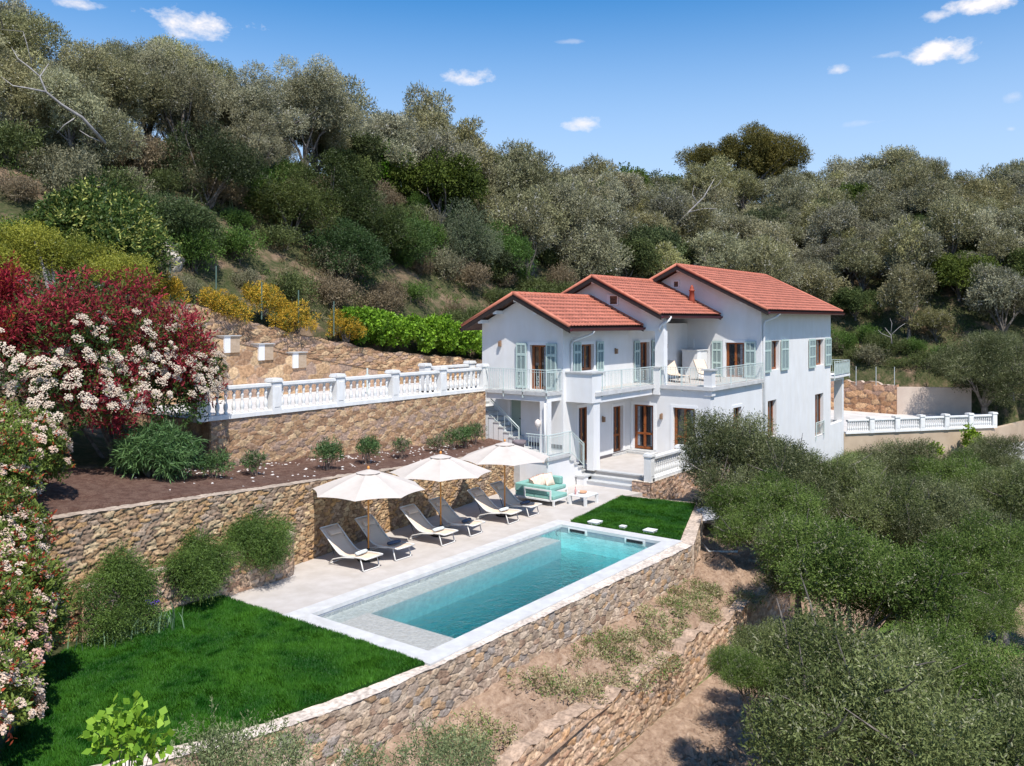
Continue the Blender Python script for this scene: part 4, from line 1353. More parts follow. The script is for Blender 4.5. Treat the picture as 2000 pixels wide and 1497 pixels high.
# landing with its stairs, and the wide steps of the lower terrace
ld = MB()
ld.box(13.92, 15.5, 3.14, 4.66, -0.1, 1.18)
vp(ld.build('landing', M_white))
vp(MB().box(13.86, 15.56, 3.06, 4.66, 1.18, 1.26).build('landing_slab', M_stonecap))
stp = MB()
for i in range(4):
    x0 = 15.5 + i * 0.28
    stp.box(x0, x0 + 0.28, 3.14, 4.4, -0.1, 1.18 - 0.17 * (i + 1) - 0.045)
vp(stp.build('stair_base', M_white))
stp = MB()
for i in range(4):
    x0 = 15.5 + i * 0.28
    stp.box(x0 + 0.001, x0 + 0.31, 3.08, 4.4, 1.18 - 0.17 * (i + 1) - 0.045, 1.18 - 0.17 * (i + 1))
stp.box(15.85, 16.75, 2.72, 3.5, 0.30, 0.36)
vp(stp.build('stair_tread', M_stonecap))
vp(railing((13.9, 3.10), (15.5, 3.10), 1.26, 2.14, (0.0, 0.97), scroll=False, bar=0.10))
vp(railing((13.9, 4.1), (13.9, 3.12), 1.26, 2.14, (), scroll=False, bar=0.12))
vp(railing((15.5, 3.10), (16.45, 3.10), 1.26, 2.14, (1.0,), scroll=False, z0b=0.62, z1b=1.55, bar=0.10))
b = MB()
b.box(16.12, 16.9, 0.66, 2.74, -0.1, 0.125).box(16.44, 16.9, 0.66, 2.74, 0.125, 0.285).box(15.88, 16.2, 2.74, 3.08, -0.1, 0.30)
vp(b.build('step_riser', M_white))
b = MB()
b.box(16.08, 16.46, 0.64, 2.78, 0.125, 0.168).box(16.40, 16.78, 0.64, 2.72, 0.285, 0.328).box(16.70, 16.99, 0.64, 2.66, 0.455, 0.503)
vp(b.build('step_tread', M_stonecap))
# stairs rising from the alcove to the upper terrace
b = MB()
for i in range(9):
    y0 = 5.55 + i * 0.26
    b.box(15.42, 16.109, y0, y0 + 0.275, 1.2, 1.30 + 0.19 * (i + 1) - 0.05)
vp(b.build('stair_base', M_white))
b = MB()
for i in range(9):
    y0 = 5.55 + i * 0.26
    b.box(15.40, 16.105, y0 - 0.03, y0 + 0.26, 1.30 + 0.19 * (i + 1) - 0.05, 1.30 + 0.19 * (i + 1))
vp(b.build('stair_tread', M_stonecap))
vp(railing((15.42, 5.55), (15.42, 7.0), 1.35, 2.1, (0.0,), scroll=False, z0b=2.45, z1b=3.2, bar=0.3))

# ---------------------------------------------------------------- balustrades
BAL = [(0.055, 0.0), (0.055, 0.05), (0.035, 0.07), (0.045, 0.10), (0.062, 0.17), (0.058, 0.24), (0.030, 0.33), (0.028, 0.36), (0.040, 0.38), (0.028, 0.40),
       (0.045, 0.45), (0.050, 0.49), (0.030, 0.545), (0.030, 0.56), (0.052, 0.58), (0.052, 0.62)]


def balustrade(name, p, q, z, nbay, h, label, cat, ends=(True, True), nb=8, post=0.34, group=None, mesh_cache={}):
    p = Vector((p[0], p[1], z)); q = Vector((q[0], q[1], z))
    d = (q - p); L_ = d.length; d.normalize()
    rz = math.atan2(d.y, d.x)
    root = empty(name, p, label, cat, group, rz)
    bay = L_ / nbay
    MB().box(0, L_, -0.15, 0.15, 0.0, 0.14).build('plinth', M_paint, root, bevel=0.01)
    for i in range(nbay + 1):
        if (i == 0 and not ends[0]) or (i == nbay and not ends[1]): continue
        x = i * bay
        w = post / 2
        b = MB().box(x - w, x + w, -w, w, 0.0, h + 0.02).box(x - w * 1.22, x + w * 1.22, -w * 1.22, w * 1.22, h + 0.02, h + 0.09)
        b.box(x - w * 1.08, x + w * 1.08, -w * 1.08, w * 1.08, h + 0.09, h + 0.14)
        b.box(x - w * 0.6, x + w * 0.6, -w - 0.012, -w, 0.22, h - 0.12)
        b.build('post', M_paint, root, bevel=0.008)
    key = round(h, 3)
    for i in range(nbay):
        xa = i * bay + post / 2; xb = (i + 1) * bay - post / 2
        MB().box(xa, xb, -0.12, 0.12, h - 0.10, h).box(xa, xb, -0.09, 0.09, h - 0.14, h - 0.10).build('rail', M_paint, root, bevel=0.008)
        for k in range(nb):
            x = xa + (xb - xa) * (k + 0.5) / nb
            if key not in mesh_cache:
                sc = (h - 0.28) / 0.62
                o = MB().lathe([(r * 1.12, zz * sc) for r, zz in BAL], 0, 0, 0, 8).build('baluster', M_paint, root, smooth=True)
                mesh_cache[key] = o.data
            else:
                o = bpy.data.objects.new('baluster', mesh_cache[key]); link(o); o.parent = root
            o.location = (x, 0, 0.14)
    return root


balustrade('balustrade', (1.96, 7.2), (15.13, 7.2), 3.53, 5, 0.98, 'long white balustrade on the tall brown stone wall', 'balustrade', nb=8)
balustrade('balustrade', (13.3, 8.75), (16.0, 8.6), 3.58, 1, 0.98, 'short rear white balustrade beside the stairwell at the house corner', 'balustrade', nb=8)
balustrade('balustrade', (16.22, 0.08), (21.6, 0.08), 0.40, 2, 0.92, 'white balustrade of the small terrace beside the wide steps, partly behind a tree', 'balustrade', nb=13, ends=(True, False), post=0.3)
balustrade('balustrade', (42.35, -0.02), (51.4, -7.05), -0.66, 6, 0.88, 'white balustrade along the driveway right of the house', 'balustrade', nb=10, ends=(False, True))

# ---------------------------------------------------------------- furniture
LROOT = None


def make_lounger():
    root = empty('sun_lounger', (0, 0, 0), 'x', 'sun lounger', 'beige sun loungers on the pool deck')
    # profile along y: foot at 0, head at 1.72
    prof = [(0.0, 0.345), (0.15, 0.352), (0.45, 0.335), (0.75, 0.31), (0.95, 0.33), (1.08, 0.40), (1.25, 0.53), (1.45, 0.70), (1.62, 0.84), (1.72, 0.91)]
    W = 0.29
    s = MB()
    for i, (y, z) in enumerate(prof):
        s.v += [(-W, y, z), (-W / 2, y, z - 0.012), (0, y, z - 0.018), (W / 2, y, z - 0.012), (W, y, z)]
    n = len(prof)
    for i in range(n - 1):
        for k in range(4):
            a = i * 5 + k
            s.f.append((a, a + 1, a + 6, a + 5))
    sl2 = s.build('sling', M_sling, root, smooth=True)
    m = sl2.modifiers.new('solid', 'SOLIDIFY'); m.thickness = 0.012
    f = MB()
    for sg in (-1, 1):
        f.tube([(sg * (W + 0.015), y, z) for y, z in prof], 0.022, 6)
    f.tube([(-W, 0.0, 0.345), (W, 0.0, 0.345)], 0.018, 6)
    f.tube([(-W, 1.72, 0.91), (W, 1.72, 0.91)], 0.018, 6)
    f.build('frame', M_frame, root, smooth=True)
    l = MB()
    l.tube([(-W, 0.22, 0.34), (-W, 0.12, 0.03), (-W + 0.02, 0.11, 0.018), (W - 0.02, 0.11, 0.018), (W, 0.12, 0.03), (W, 0.22, 0.34)], 0.018, 6)
    l.build('leg', M_frame, root, smooth=True)
    l = MB()
    for sg in (-1, 1):
        l.tube([(sg * (W + 0.02), 0.42, 0.325), (sg * (W + 0.03), 0.85, 0.27), (sg * (W + 0.03), 1.2, 0.17), (sg * (W + 0.03), 1.36, 0.04)], 0.018, 6)
    l.tube([(-W - 0.03, 1.36, 0.035), (W + 0.03, 1.36, 0.035)], 0.016, 6)
    l.build('leg', M_frame, root, smooth=True)
    l = MB()
    for sg in (-1, 1):
        l.tube([(sg * W * 0.9, 1.4, 0.66), (sg * W * 0.9, 1.18, 0.16)], 0.012, 5)
    l.build('backrest_strut', M_black, root)
    h = MB()
    pts = []
    for (y, z) in ((1.40, 0.675), (1.60, 0.835)):
        pass
    d = Vector((0, 0.2, 0.16)).normalized(); nrm = Vector((0, -0.16, 0.2)).normalized()
    c = Vector((0, 1.51, 0.76)) + nrm * 0.035
    vs = []
    for sx in (-0.2, 0.2):
        for a in range(8):
            th = a * math.pi / 4
            vs.append(c + Vector((sx, 0, 0)) + d * 0.095 * math.cos(th) + nrm * 0.04 * math.sin(th))
    h.add(vs, [(a, (a + 1) % 8, 8 + (a + 1) % 8, 8 + a) for a in range(8)] + [tuple(range(8))[::-1], tuple(range(8, 16))])
    h.build('headrest', M_sling, root, smooth=False, bevel=0.012)
    return remember(root)


LPOS = [(3.17, 1.26, 0.02), (4.36, 1.27, -0.03), (6.22, 1.26, 0.03), (7.52, 1.28, 0.04), (9.40, 1.26, 0.05), (10.58, 1.30, 0.0)]
LLAB = ['sun lounger farthest left with a pale towel, beside the stone wall end', 'sun lounger with a navy towel, right of the leftmost parasol pole',
        'sun lounger with a pale towel just left of the middle parasol pole', 'sun lounger with a navy towel just right of the middle parasol pole',
        'sun lounger with a pale towel just left of the rear parasol pole', 'sun lounger with a navy towel nearest the turquoise sofa']
proto = make_lounger()
for i, (x, y, rz) in enumerate(LPOS):
    if i == 0:
        proto.location = (x, y, 0.0); proto.rotation_euler = (0, 0, rz); proto['label'] = LLAB[0]
    else:
        copy_tree(proto, (x, y, 0.0), rz, LLAB[i])
for i, (x, y, rz) in enumerate(LPOS):
    navy = i % 2 == 1
    t = MB()
    for k, (dy, dz) in enumerate(((0, 0.0),)):
        pts = [(-0.20, 0, 0), (-0.1, 0.0, 0.002), (0.1, 0, 0.0), (0.20, 0, 0)]
        t.tube(pts, [0.052, 0.058, 0.058, 0.052], 10)
    t.tube([(-0.205, 0.0, 0), (-0.203, 0.0, 0)], [0.02, 0.02], 8)
    o = t.build('rolled_towel', M_towelb if navy else M_towelw, smooth=True)
    dx = 0.02 * math.sin(i * 3)
    o.location = (x + dx - math.sin(rz) * 0.5, y + 0.48, 0.338 + 0.052)
    o.scale = (1, 1.2, 0.85); o.rotation_euler = (0, 0, rz + 0.12 * math.cos(i * 2.1))
    tag(o, ['pale blue rolled towel on the leftmost lounger', 'navy rolled towel on the lounger by the left parasol', 'pale blue rolled towel on the lounger left of the middle pole',
            'navy rolled towel on the lounger right of the middle pole', 'pale blue rolled towel on the lounger left of the rear pole', 'navy rolled towel on the lounger nearest the sofa'][i],
        'towel', 'rolled towels on the loungers')


def make_parasol():
    root = empty('parasol', (0, 0, 0), 'x', 'parasol', 'cream parasols over the loungers')
    MB().lathe([(0.30, 0.0), (0.30, 0.05), (0.10, 0.07), (0.05, 0.10), (0.04, 0.30)], 0, 0, 0.001, 16).build('base', M_black, root)
    MB().lathe([(0.024, 0.08), (0.024, 2.40)], 0, 0, 0, 10).build('pole', M_polewood, root, smooth=True)
    MB().lathe([(0.012, 2.40), (0.035, 2.44), (0.038, 2.475), (0.015, 2.51)], 0, 0, 0.02, 10).build('finial', M_polewood, root, smooth=True)
    c = MB()
    R, zr_, za = 1.55, 1.90, 2.42
    N = 8; S = 6; K = 7
    ph = math.radians(22.5 + 11)
    rings = []
    for k in range(K + 1):
        f = k / K
        ring = []
        for i in range(N):
            for s in range(S):
                a0 = ph + 2 * math.pi * i / N; a1 = ph + 2 * math.pi * (i + 1) / N
                u = s / S
                x = R * f * (math.cos(a0) * (1 - u) + math.cos(a1) * u)
                y = R * f * (math.sin(a0) * (1 - u) + math.sin(a1) * u)
                sag = 4 * u * (1 - u)
                rr = 1 - 0.035 * sag * f * f
                z = za - (za - zr_) * (f ** 1.18) - 0.045 * sag * math.sin(math.pi * f) * 0.8 + 0.02 * sag * (f > 0.99)
                ring.append((x * rr, y * rr, z))
        rings.append(ring)
    m = N * S
    for r_ in rings: c.v += r_
    for k in range(K):
        for i in range(m):
            a = k * m + i; b_ = k * m + (i + 1) % m
            if k == 0: c.f.append((a, b_ + m, a + m)) if False else c.f.append((a, b_, b_ + m, a + m))
            else: c.f.append((a, b_, b_ + m, a + m))
    co = c.build('canopy', M_canvas, root)
    # small upper vent cap
    v = MB()
    v.v.append((0, 0, za + 0.022))
    for i in range(N):
        a = ph + 2 * math.pi * i / N
        v.v.append((0.34 * math.cos(a), 0.34 * math.sin(a), za - 0.068))
    for i in range(N): v.f.append((0, 1 + i, 1 + (i + 1) % N))
    v.build('vent_cap', M_canvas, co)
    for i in range(N):
        a = ph + 2 * math.pi * i / N
        r_ = MB().obox((0.03 * math.cos(a), 0.03 * math.sin(a), za - 0.04), (R * 0.985 * math.cos(a), R * 0.985 * math.sin(a), zr_ - 0.022), 0.022, 0.018)
        ro = r_.build('rib', M_polewood, root)
        MB().obox((0.03 * math.cos(a), 0.03 * math.sin(a), 1.72), (R * 0.5 * math.cos(a), R * 0.5 * math.sin(a), 2.15), 0.016, 0.014).build('strut', M_polewood, ro)
    MB().lathe([(0.05, 1.69), (0.05, 1.76)], 0, 0, 0, 10).build('hub', M_polewood, root)
    return remember(root)


PLAB = ['cream parasol nearest the camera, over the two leftmost loungers', 'middle cream parasol with an open vent flap, over two loungers', 'rear cream parasol beside the turquoise sofa']
pp = make_parasol()
for i, (x, y) in enumerate(((3.78, 2.12), (6.88, 2.25), (10.05, 2.22))):
    if i == 0:
        pp.location = (x, y, 0); pp['label'] = PLAB[0]
    else:
        copy_tree(pp, (x, y, 0), 0.12 * i, PLAB[i])

# sofa
sofa = empty('corner_sofa', (12.05, 1.6, 0), 'turquoise outdoor corner sofa on a white metal frame against the stone wall', 'sofa')
def sb(x0, x1, y0, y1, z0, z1): return MB().box(x0, x1, y0, y1, z0, z1)
f = MB()
f.box(0, 0.92, 0, 0.05, 0.17, 0.22).box(0, 0.05, 0.05, 1.7, 0.17, 0.22).box(0.87, 0.92, 0.05, 0.86, 0.17, 0.22).box(0.92, 2.15, 0.81, 0.86, 0.17, 0.22)
f.box(0.05, 2.15, 1.65, 1.70, 0.17, 0.22).box(2.10, 2.15, 0.86, 1.65, 0.17, 0.22).box(0.05, 0.87, 0.05, 1.65, 0.18, 0.20).box(0.87, 2.1, 0.86, 1.65, 0.18, 0.20)
f.build('frame', M_paint, sofa)
for (x, y) in ((0.0, 0.0), (0.86, 0.0), (0.0, 1.64), (2.09, 0.81), (2.09, 1.64)):
    MB().prism([(x, y), (x + 0.06, y), (x + 0.06, y + 0.06), (x, y + 0.06)], 'z', 0.0, 0.169).build('leg', M_paint, sofa)
a = MB()
a.box(-0.045, -0.003, 0.10, 0.15, 0.22, 0.56).box(-0.045, -0.003, 1.2, 1.25, 0.22, 0.56).box(-0.045, -0.003, 0.15, 1.2, 0.51, 0.56).box(-0.045, -0.003, 0.15, 1.2, 0.17, 0.22)
a.build('arm_frame', M_paint, sofa)
sb(0.02, 0.90, 0.02, 0.86, 0.222, 0.36).build('seat_cushion', M_teal, sofa, bevel=0.035)
sb(0.02, 2.14, 0.865, 1.68, 0.222, 0.36).build('seat_cushion', M_teal, sofa, bevel=0.035)
sb(0.0, 0.24, 0.30, 1.68, 0.362, 0.66).build('back_cushion', M_teal, sofa, bevel=0.04)
sb(0.245, 2.0, 1.46, 1.69, 0.362, 0.66).build('back_cushion', M_teal, sofa, bevel=0.04)
sb(1.93, 2.14, 1.0, 1.455, 0.362, 0.64).build('back_cushion', M_teal, sofa, bevel=0.04)
for k, (x, y, rz, ti, lab) in enumerate(((0.34, 1.10, 0.9, 0.5, 'leftmost peach cushion leaning on the sofa arm'), (0.62, 1.26, 0.35, 0.5, 'peach cushion with rust piping, second from the left on the sofa'),
                                         (0.95, 1.31, 0.12, 0.42, 'peach cushion in the corner of the turquoise sofa'), (1.25, 1.38, 0.0, 0.3, 'peach cushion half hidden behind the front ones on the sofa'),
                                         (1.60, 1.28, -0.15, 0.42, 'rightmost square peach cushion on the turquoise sofa'))):
    m = MB()
    N = 8; S = 0.235
    for side_ in (1, -1):
        n0 = len(m.v)
        for i in range(N + 1):
            for j in range(N + 1):
                u = i / N * 2 - 1; v = j / N * 2 - 1
                pinch = 1 - 0.07 * (1 - u * u) * 0 - 0.06 * (u * u * v * v) * 0
                th = 0.075 * ((1 - u ** 4) * (1 - v ** 4)) ** 0.6
                edge = 1 - 0.08 * (1 - abs(u) ** 2) * (abs(v) > 0.99) - 0.08 * (1 - abs(v) ** 2) * (abs(u) > 0.99)
                m.v.append((u * S * (1 - 0.07 * (1 - v * v)), side_ * th, v * S * (1 - 0.07 * (1 - u * u))))
        for i in range(N):
            for j in range(N):
                a_ = n0 + i * (N + 1) + j
                q = (a_, a_ + 1, a_ + N + 2, a_ + N + 1)
                m.f.append(q if side_ > 0 else q[::-1])
    o = m.build('scatter_cushion', M_cushion, smooth=True)
    o.location = (12.05 + x, 1.6 + y, 0.36 + 0.215); o.rotation_euler = (-ti, 0, rz)
    tag(o, lab, 'cushion', 'peach cushions on the turquoise sofa')
    pc = MB(); c_ = S * 0.985
    pc.tube([(-c_, 0, -c_), (0, 0, -c_ * 0.93), (c_, 0, -c_), (c_ * 0.93, 0, 0), (c_, 0, c_), (0, 0, c_ * 0.93), (-c_, 0, c_), (-c_ * 0.93, 0, 0), (-c_, 0, -c_)], 0.009, 5)
    pc.build('piping', M_piping, o)
# coffee table with what stands on it
tb = empty('coffee_table', (12.72, 0.72, 0), 'low square white coffee table in front of the sofa', 'table')
m = MB(); m.box(0, 0.86, 0, 0.72, 0.30, 0.34)
m.build('table_top', M_paint, tb, bevel=0.006)
for (x, y) in ((0.02, 0.02), (0.78, 0.02), (0.02, 0.64), (0.78, 0.64)):
    MB().prism([(x - 0.03, y - 0.01), (x + 0.09, y - 0.01), (x + 0.09, y + 0.06), (x - 0.03, y + 0.06)], 'z', 0.0, 0.299).build('leg', M_paint, tb)
o = MB().lathe([(0.10, 0.0), (0.15, 0.03), (0.165, 0.07), (0.155, 0.07), (0.13, 0.035), (0.01, 0.02)], 0, 0, 0, 20).build('shallow_bowl', M_terra, smooth=True, loc=(13.22, 1.16, 0.341))
tag(o, 'shallow clay bowl on the white coffee table', 'bowl')
o = MB().lathe([(0.035, 0.0), (0.037, 0.16), (0.014, 0.21), (0.013, 0.27), (0.016, 0.275)], 0, 0, 0, 12).build('bottle', mat('rose_glass', (0.62, 0.30, 0.28), 0.1, coat=0.5), smooth=True, loc=(12.88, 1.24, 0.341))
tag(o, 'small rose-coloured bottle on the coffee table', 'bottle')
for (x, y, lab) in ((12.98, 1.30, 'stemmed glass left of the clay bowl on the coffee table'), (12.84, 1.08, 'stemmed glass at the near corner of the coffee table')):
    o = MB().lathe([(0.03, 0), (0.005, 0.01), (0.005, 0.08), (0.03, 0.11), (0.035, 0.16)], 0, 0, 0, 12).build('wine_glass', mat('pale_glass', (0.75, 0.76, 0.76), 0.05, spec=0.8), smooth=True, loc=(x, y, 0.341))
    tag(o, lab, 'glass')
# flower pot in the alcove
o = MB().lathe([(0.20, 0.0), (0.24, 0.05), (0.26, 0.28), (0.34, 0.30), (0.35, 0.44), (0.30, 0.44), (0.28, 0.36), (0.02, 0.35)], 0, 0, 0, 18).build('flower_pot', M_pot, smooth=True, loc=(14.75, 5.05, 1.28)); o.scale = (0.8, 0.8, 0.95)
tag(o, 'mauve-grey round planter bowl in the alcove under the balcony', 'flower pot')
o = MB().lathe([(0.02, 0), (0.02, 0.10), (0.09, 0.16), (0.13, 0.27), (0.12, 0.36), (0.05, 0.44), (0.01, 0.46)], 0, 0, 0, 12).build('globe_lamp', mat('pearl_globe', (0.72, 0.64, 0.58), 0.2, coat=0.4), smooth=True, loc=(15.05, 4.36, 2.1))
MB().tube([(0.09, 0.05, 0.02), (0.02, 0.0, 0.0), (0, 0, 0.02)], 0.014, 6).build('bracket', M_black, o)
tag(o, 'pearly globe lamp on a black bracket beside the balcony pillar', 'lamp')
# things on the roof terrace
cab = MB().box(26.5, 27.7, 2.75, 3.55, 3.601, 4.95).build('cabinet', M_paint, bevel=0.01)
MB().box(26.44, 27.76, 2.70, 3.60, 4.95, 4.99).build('cabinet_top', M_paint, cab)
MB().box(26.6, 26.9, 2.735, 2.75, 3.7, 4.9).build('door_panel', M_trim, cab)
tag(cab, 'white technical cabinet in the corner of the roof terrace', 'cabinet')
o = MB().lathe([(0.035, 0), (0.035, 0.5)], 0, 0, 0, 8).build('flue_pipe', M_paint, smooth=True, loc=(27.1, 3.2, 4.99))
tag(o, 'short white flue pipe standing on the roof terrace cabinet', 'pipe')


def deck_chair(x, y, rz, label):
    root = empty('deck_chair', (x, y, 3.601), label, 'lounge chair', 'lounge chairs on the roof terrace', rz)
    m = MB(); P = [(0, 0.32), (0.8, 0.30), (1.15, 0.34), (1.62, 0.95)]
    for (u, z) in P: m.v += [(u, -0.28, z), (u, 0.28, z)]
    for i in range(3): m.f.append((2 * i, 2 * i + 1, 2 * i + 3, 2 * i + 2))
    s = m.build('sling', M_sling, root)
    s.modifiers.new('s', 'SOLIDIFY').thickness = 0.02
    f = MB()
    for sg in (-0.3, 0.3):
        f.tube([(u, sg, z) for u, z in P], 0.016, 6); f.tube([(0.15, sg, 0.32), (0.05, sg, 0.0)], 0.016, 6); f.tube([(1.1, sg, 0.33), (1.25, sg, 0.0)], 0.016, 6)
    f.build('frame', mat('bronze_tube', (0.2, 0.17, 0.14), 0.5), root)
    return root


deck_chair(23.2, 1.9, 0.9, 'cream lounge chair on the roof terrace behind the middle railing')
deck_chair(24.6, 1.0, 0.9, 'cream lounge chair on the roof terrace in front of the balcony door')

# ---------------------------------------------------------------- foliage
def unit(v):
    return v / (np.linalg.norm(v, axis=1, keepdims=True) + 1e-9)


def foliage(r, centers, radii, n_sprig, k, leaf, width, sprig, c_dark, c_light, up=0.35, spread=0.75, shell=0.5, accent=None, accent_p=0.0, flat=1.0, droop=0.0, jit=0.15):
    """k leaves along each of n_sprig twigs that grow outwards from leaf clumps; returns vertices, quads and leaf colours"""
    centers = np.asarray(centers, float); radii = np.asarray(radii, float)
    p = radii ** 2; p = p / p.sum()
    ci = r.choice(len(centers), n_sprig, p=p)
    d = unit(r.normal(size=(n_sprig, 3)))
    rad = radii[ci] * (shell + (1 - shell) * r.random(n_sprig) ** 0.6)
    pos = centers[ci] + d * rad[:, None] * np.array([1, 1, flat])
    dirv = unit(d * spread + np.array([0, 0, up]) + r.normal(size=(n_sprig, 3)) * 0.35)
    clumpv = r.random(len(centers))[ci]
    t0 = np.clip(0.58 * clumpv + 0.42 * r.random(n_sprig), 0, 1)
    V = np.empty((n_sprig, k, 4, 3)); C = np.empty((n_sprig, k, 3))
    cd_, cl_ = np.array(c_dark), np.array(c_light)
    acc = r.random(n_sprig) < accent_p
    for j in range(k):
        base = pos + dirv * (sprig * j / max(1, k - 1))
        ld = unit(dirv * 0.8 + r.normal(size=(n_sprig, 3)) * 0.75)
        ld[:, 2] -= droop
        ld = unit(ld)
        s = unit(np.cross(ld, r.normal(size=(n_sprig, 3))))
        L_ = leaf * (0.7 + 0.6 * r.random(n_sprig))[:, None]
        W_ = width * (0.7 + 0.6 * r.random(n_sprig))[:, None]
        V[:, j, 0] = base; V[:, j, 1] = base + ld * L_ * 0.5 + s * W_ * 0.5
        V[:, j, 2] = base + ld * L_; V[:, j, 3] = base + ld * L_ * 0.5 - s * W_ * 0.5
        t = np.clip(t0 + (r.random(n_sprig) - 0.5) * jit, 0, 1)[:, None]
        c = cd_ * (1 - t) + cl_ * t
        if accent is not None:
            c = np.where(acc[:, None], np.array(accent) * (0.7 + 0.6 * t), c)
        C[:, j] = c
    V = V.reshape(-1, 3)
    F = np.arange(len(V)).reshape(-1, 4)
    return V, F, C.reshape(-1, 3)


def clumps(r, ell, n, rad, bias=0.8, zmin=None):
    """clump centres spread over a set of ellipsoids ((cx,cy,cz),(rx,ry,rz))"""
    out = []; rr = []
    w = np.array([e[1][0] * e[1][1] + e[1][2] * e[1][0] for e in ell]); w = w / w.sum()
    for _ in range(n):
        e = ell[r.choice(len(ell), p=w)]
        d = r.normal(size=3); d /= np.linalg.norm(d)
        if d[2] < -0.35: d[2] *= -0.6
        f = bias + (1 - bias) * r.random() - (0.45 * r.random() if r.random() < 0.3 else 0)
        c = np.array(e[0]) + d * np.array(e[1]) * f
        if zmin is not None and c[2] < zmin: c[2] = zmin + 0.2 * r.random()
        out.append(c); rr.append(rad * (0.6 + 0.8 * r.random()))
    return np.array(out), np.array(rr)


def limbs(mb, r, base, tips, r0, fork=0.45, seg=7, wob=0.12):
    """trunk and limbs from base towards the tips, bending and tapering"""
    base = Vector(base)
    fk = base + Vector((0.05 * r.normal(), 0.05 * r.normal(), fork))
    mb.tube([base - Vector((0, 0, 0.4)), base, base.lerp(fk, 0.5) + Vector((wob * r.normal() * .4, wob * r.normal() * .4, 0)), fk], [r0 * 1.5, r0 * 1.25, r0, r0 * 0.9], seg)
    for t in tips:
        t = Vector(t)
        pts = [fk]
        for q in (0.33, 0.66, 1.0):
            p = fk.lerp(t, q) + Vector((wob * r.normal(), wob * r.normal(), wob * r.normal() * 0.6 + 0.12 * math.sin(q * 3)))
            pts.append(p)
        mb.tube(pts, [r0 * 0.62, r0 * 0.42, r0 * 0.26, r0 * 0.10], max(4, seg - 2))
        for q in (1, 2):
            e = pts[q + 1] + Vector((r.normal(), r.normal(), abs(r.normal()) * .6)) * 0.5
            mb.tube([pts[q], pts[q].lerp(e, 0.5) + Vector((0, 0, 0.08)), e], [r0 * 0.25, r0 * 0.15, r0 * 0.05], 4)
    return mb


OLIVE_D = (0.062, 0.062, 0.022); OLIVE_L = (0.43, 0.41, 0.215)


def olive_proto(seed, R=2.2, Hc=3.0, n_sprig=2600, k=5, leaf=0.17, width=0.05, sprig=0.34, cd_=OLIVE_D, cl_=OLIVE_L, nc=34, crad=0.62, accent=None, ap=0.0, trunk=True, up=0.3, shell=0.5, twigs=0, material=None):
    r = np.random.default_rng(seed)
    root = empty('olive_tree', (0, 0, 0), 'x', 'tree')
    lobes = []
    nl = 4 + seed % 3
    for i in range(nl):
        a = 2 * math.pi * (i + 0.5 * r.random()) / nl
        q = R * (0.40 + 0.22 * r.random())
        lobes.append(((q * math.cos(a), q * math.sin(a), Hc * (0.72 + 0.48 * r.random())), (R * 0.50, R * 0.50, R * (0.36 + 0.2 * r.random()))))
    lobes.append(((0.3 * r.normal(), 0.3 * r.normal(), Hc * (1.15 + 0.25 * r.random())), (R * 0.45, R * 0.45, R * 0.45)))
    cs, rs = clumps(r, lobes, nc, crad * R / 2.2, 0.85)
    V, F, C = foliage(r, cs, rs, n_sprig, k, leaf, width, sprig, cd_, cl_, up=up, accent=accent, accent_p=ap, shell=shell)
    np_mesh('crown', V, F, material or M_olive, root, col=C)
    if trunk:
        mb = MB()
        tips = [(l[0][0] * 0.9, l[0][1] * 0.9, l[0][2] * 0.92) for l in lobes]
        limbs(mb, r, (0, 0, 0), tips, 0.15 * R / 2.2, fork=Hc * 0.28)
        for _ in range(twigs):
            c = cs[r.integers(len(cs))]
            d = r.normal(size=3); d /= np.linalg.norm(d); d[2] = abs(d[2])
            mb.tube([c, c + d * 0.5, c + d * 0.95 + np.array([0.1, 0, .1])], [0.03, 0.018, 0.006], 4)
        mb.build('trunk', M_bark, root)
    return remember(root)


OL = [olive_proto(100 + i, R=2.2, Hc=2.5 + 0.45 * (i % 3), twigs=9, n_sprig=3300, nc=25, crad=0.54, shell=0.60, accent=(0.42, 0.40, 0.33), ap=0.05) for i in range(6)]
OLF = [olive_proto(130 + i, R=2.2, Hc=2.6 + 0.3 * i, twigs=12, n_sprig=9500, k=5, leaf=0.105, width=0.032, sprig=0.26, nc=28, crad=0.50, shell=0.62, cd_=(0.075, 0.075, 0.028), cl_=(0.47, 0.45, 0.24), accent=(0.46, 0.44, 0.35), ap=0.05) for i in range(3)]
EV = [olive_proto(150 + i, R=2.0, Hc=2.3, twigs=2, n_sprig=3600, nc=30, crad=0.55, shell=0.5, leaf=0.14, width=0.075, cd_=(0.02, 0.035, 0.010), cl_=(0.14, 0.18, 0.05)) for i in range(2)]
# leafier nearer trees of the grove below the house
GRN_D = (0.035, 0.055, 0.012); GRN_L = (0.235, 0.30, 0.085)
NEAR = [olive_proto(200 + i, R=2.2, Hc=2.3, n_sprig=18500, k=6, leaf=0.074, width=0.023, sprig=0.28, cd_=((0.032, 0.045, 0.014), (0.035, 0.07, 0.010), (0.035, 0.055, 0.012))[i], cl_=((0.205, 0.225, 0.10), (0.22, 0.30, 0.075), (0.245, 0.28, 0.105))[i], nc=52, crad=0.42,
                    accent=(0.30, 0.30, 0.18), ap=0.10, twigs=26, shell=0.30, material=M_near) for i in range(3)]
used = set()


def put(proto_, x, y, z, rz, s, label, group, sz=None):
    global used
    sc = (s, s, s * (sz or 1.0))
    if proto_.name not in used:
        used.add(proto_.name)
        proto_.location = (x, y, z); proto_.rotation_euler = (0, 0, rz); proto_.scale = sc
        proto_['label'] = label; proto_['group'] = group
        return proto_
    return copy_tree(proto_, (x, y, z), rz, label, group, sc)


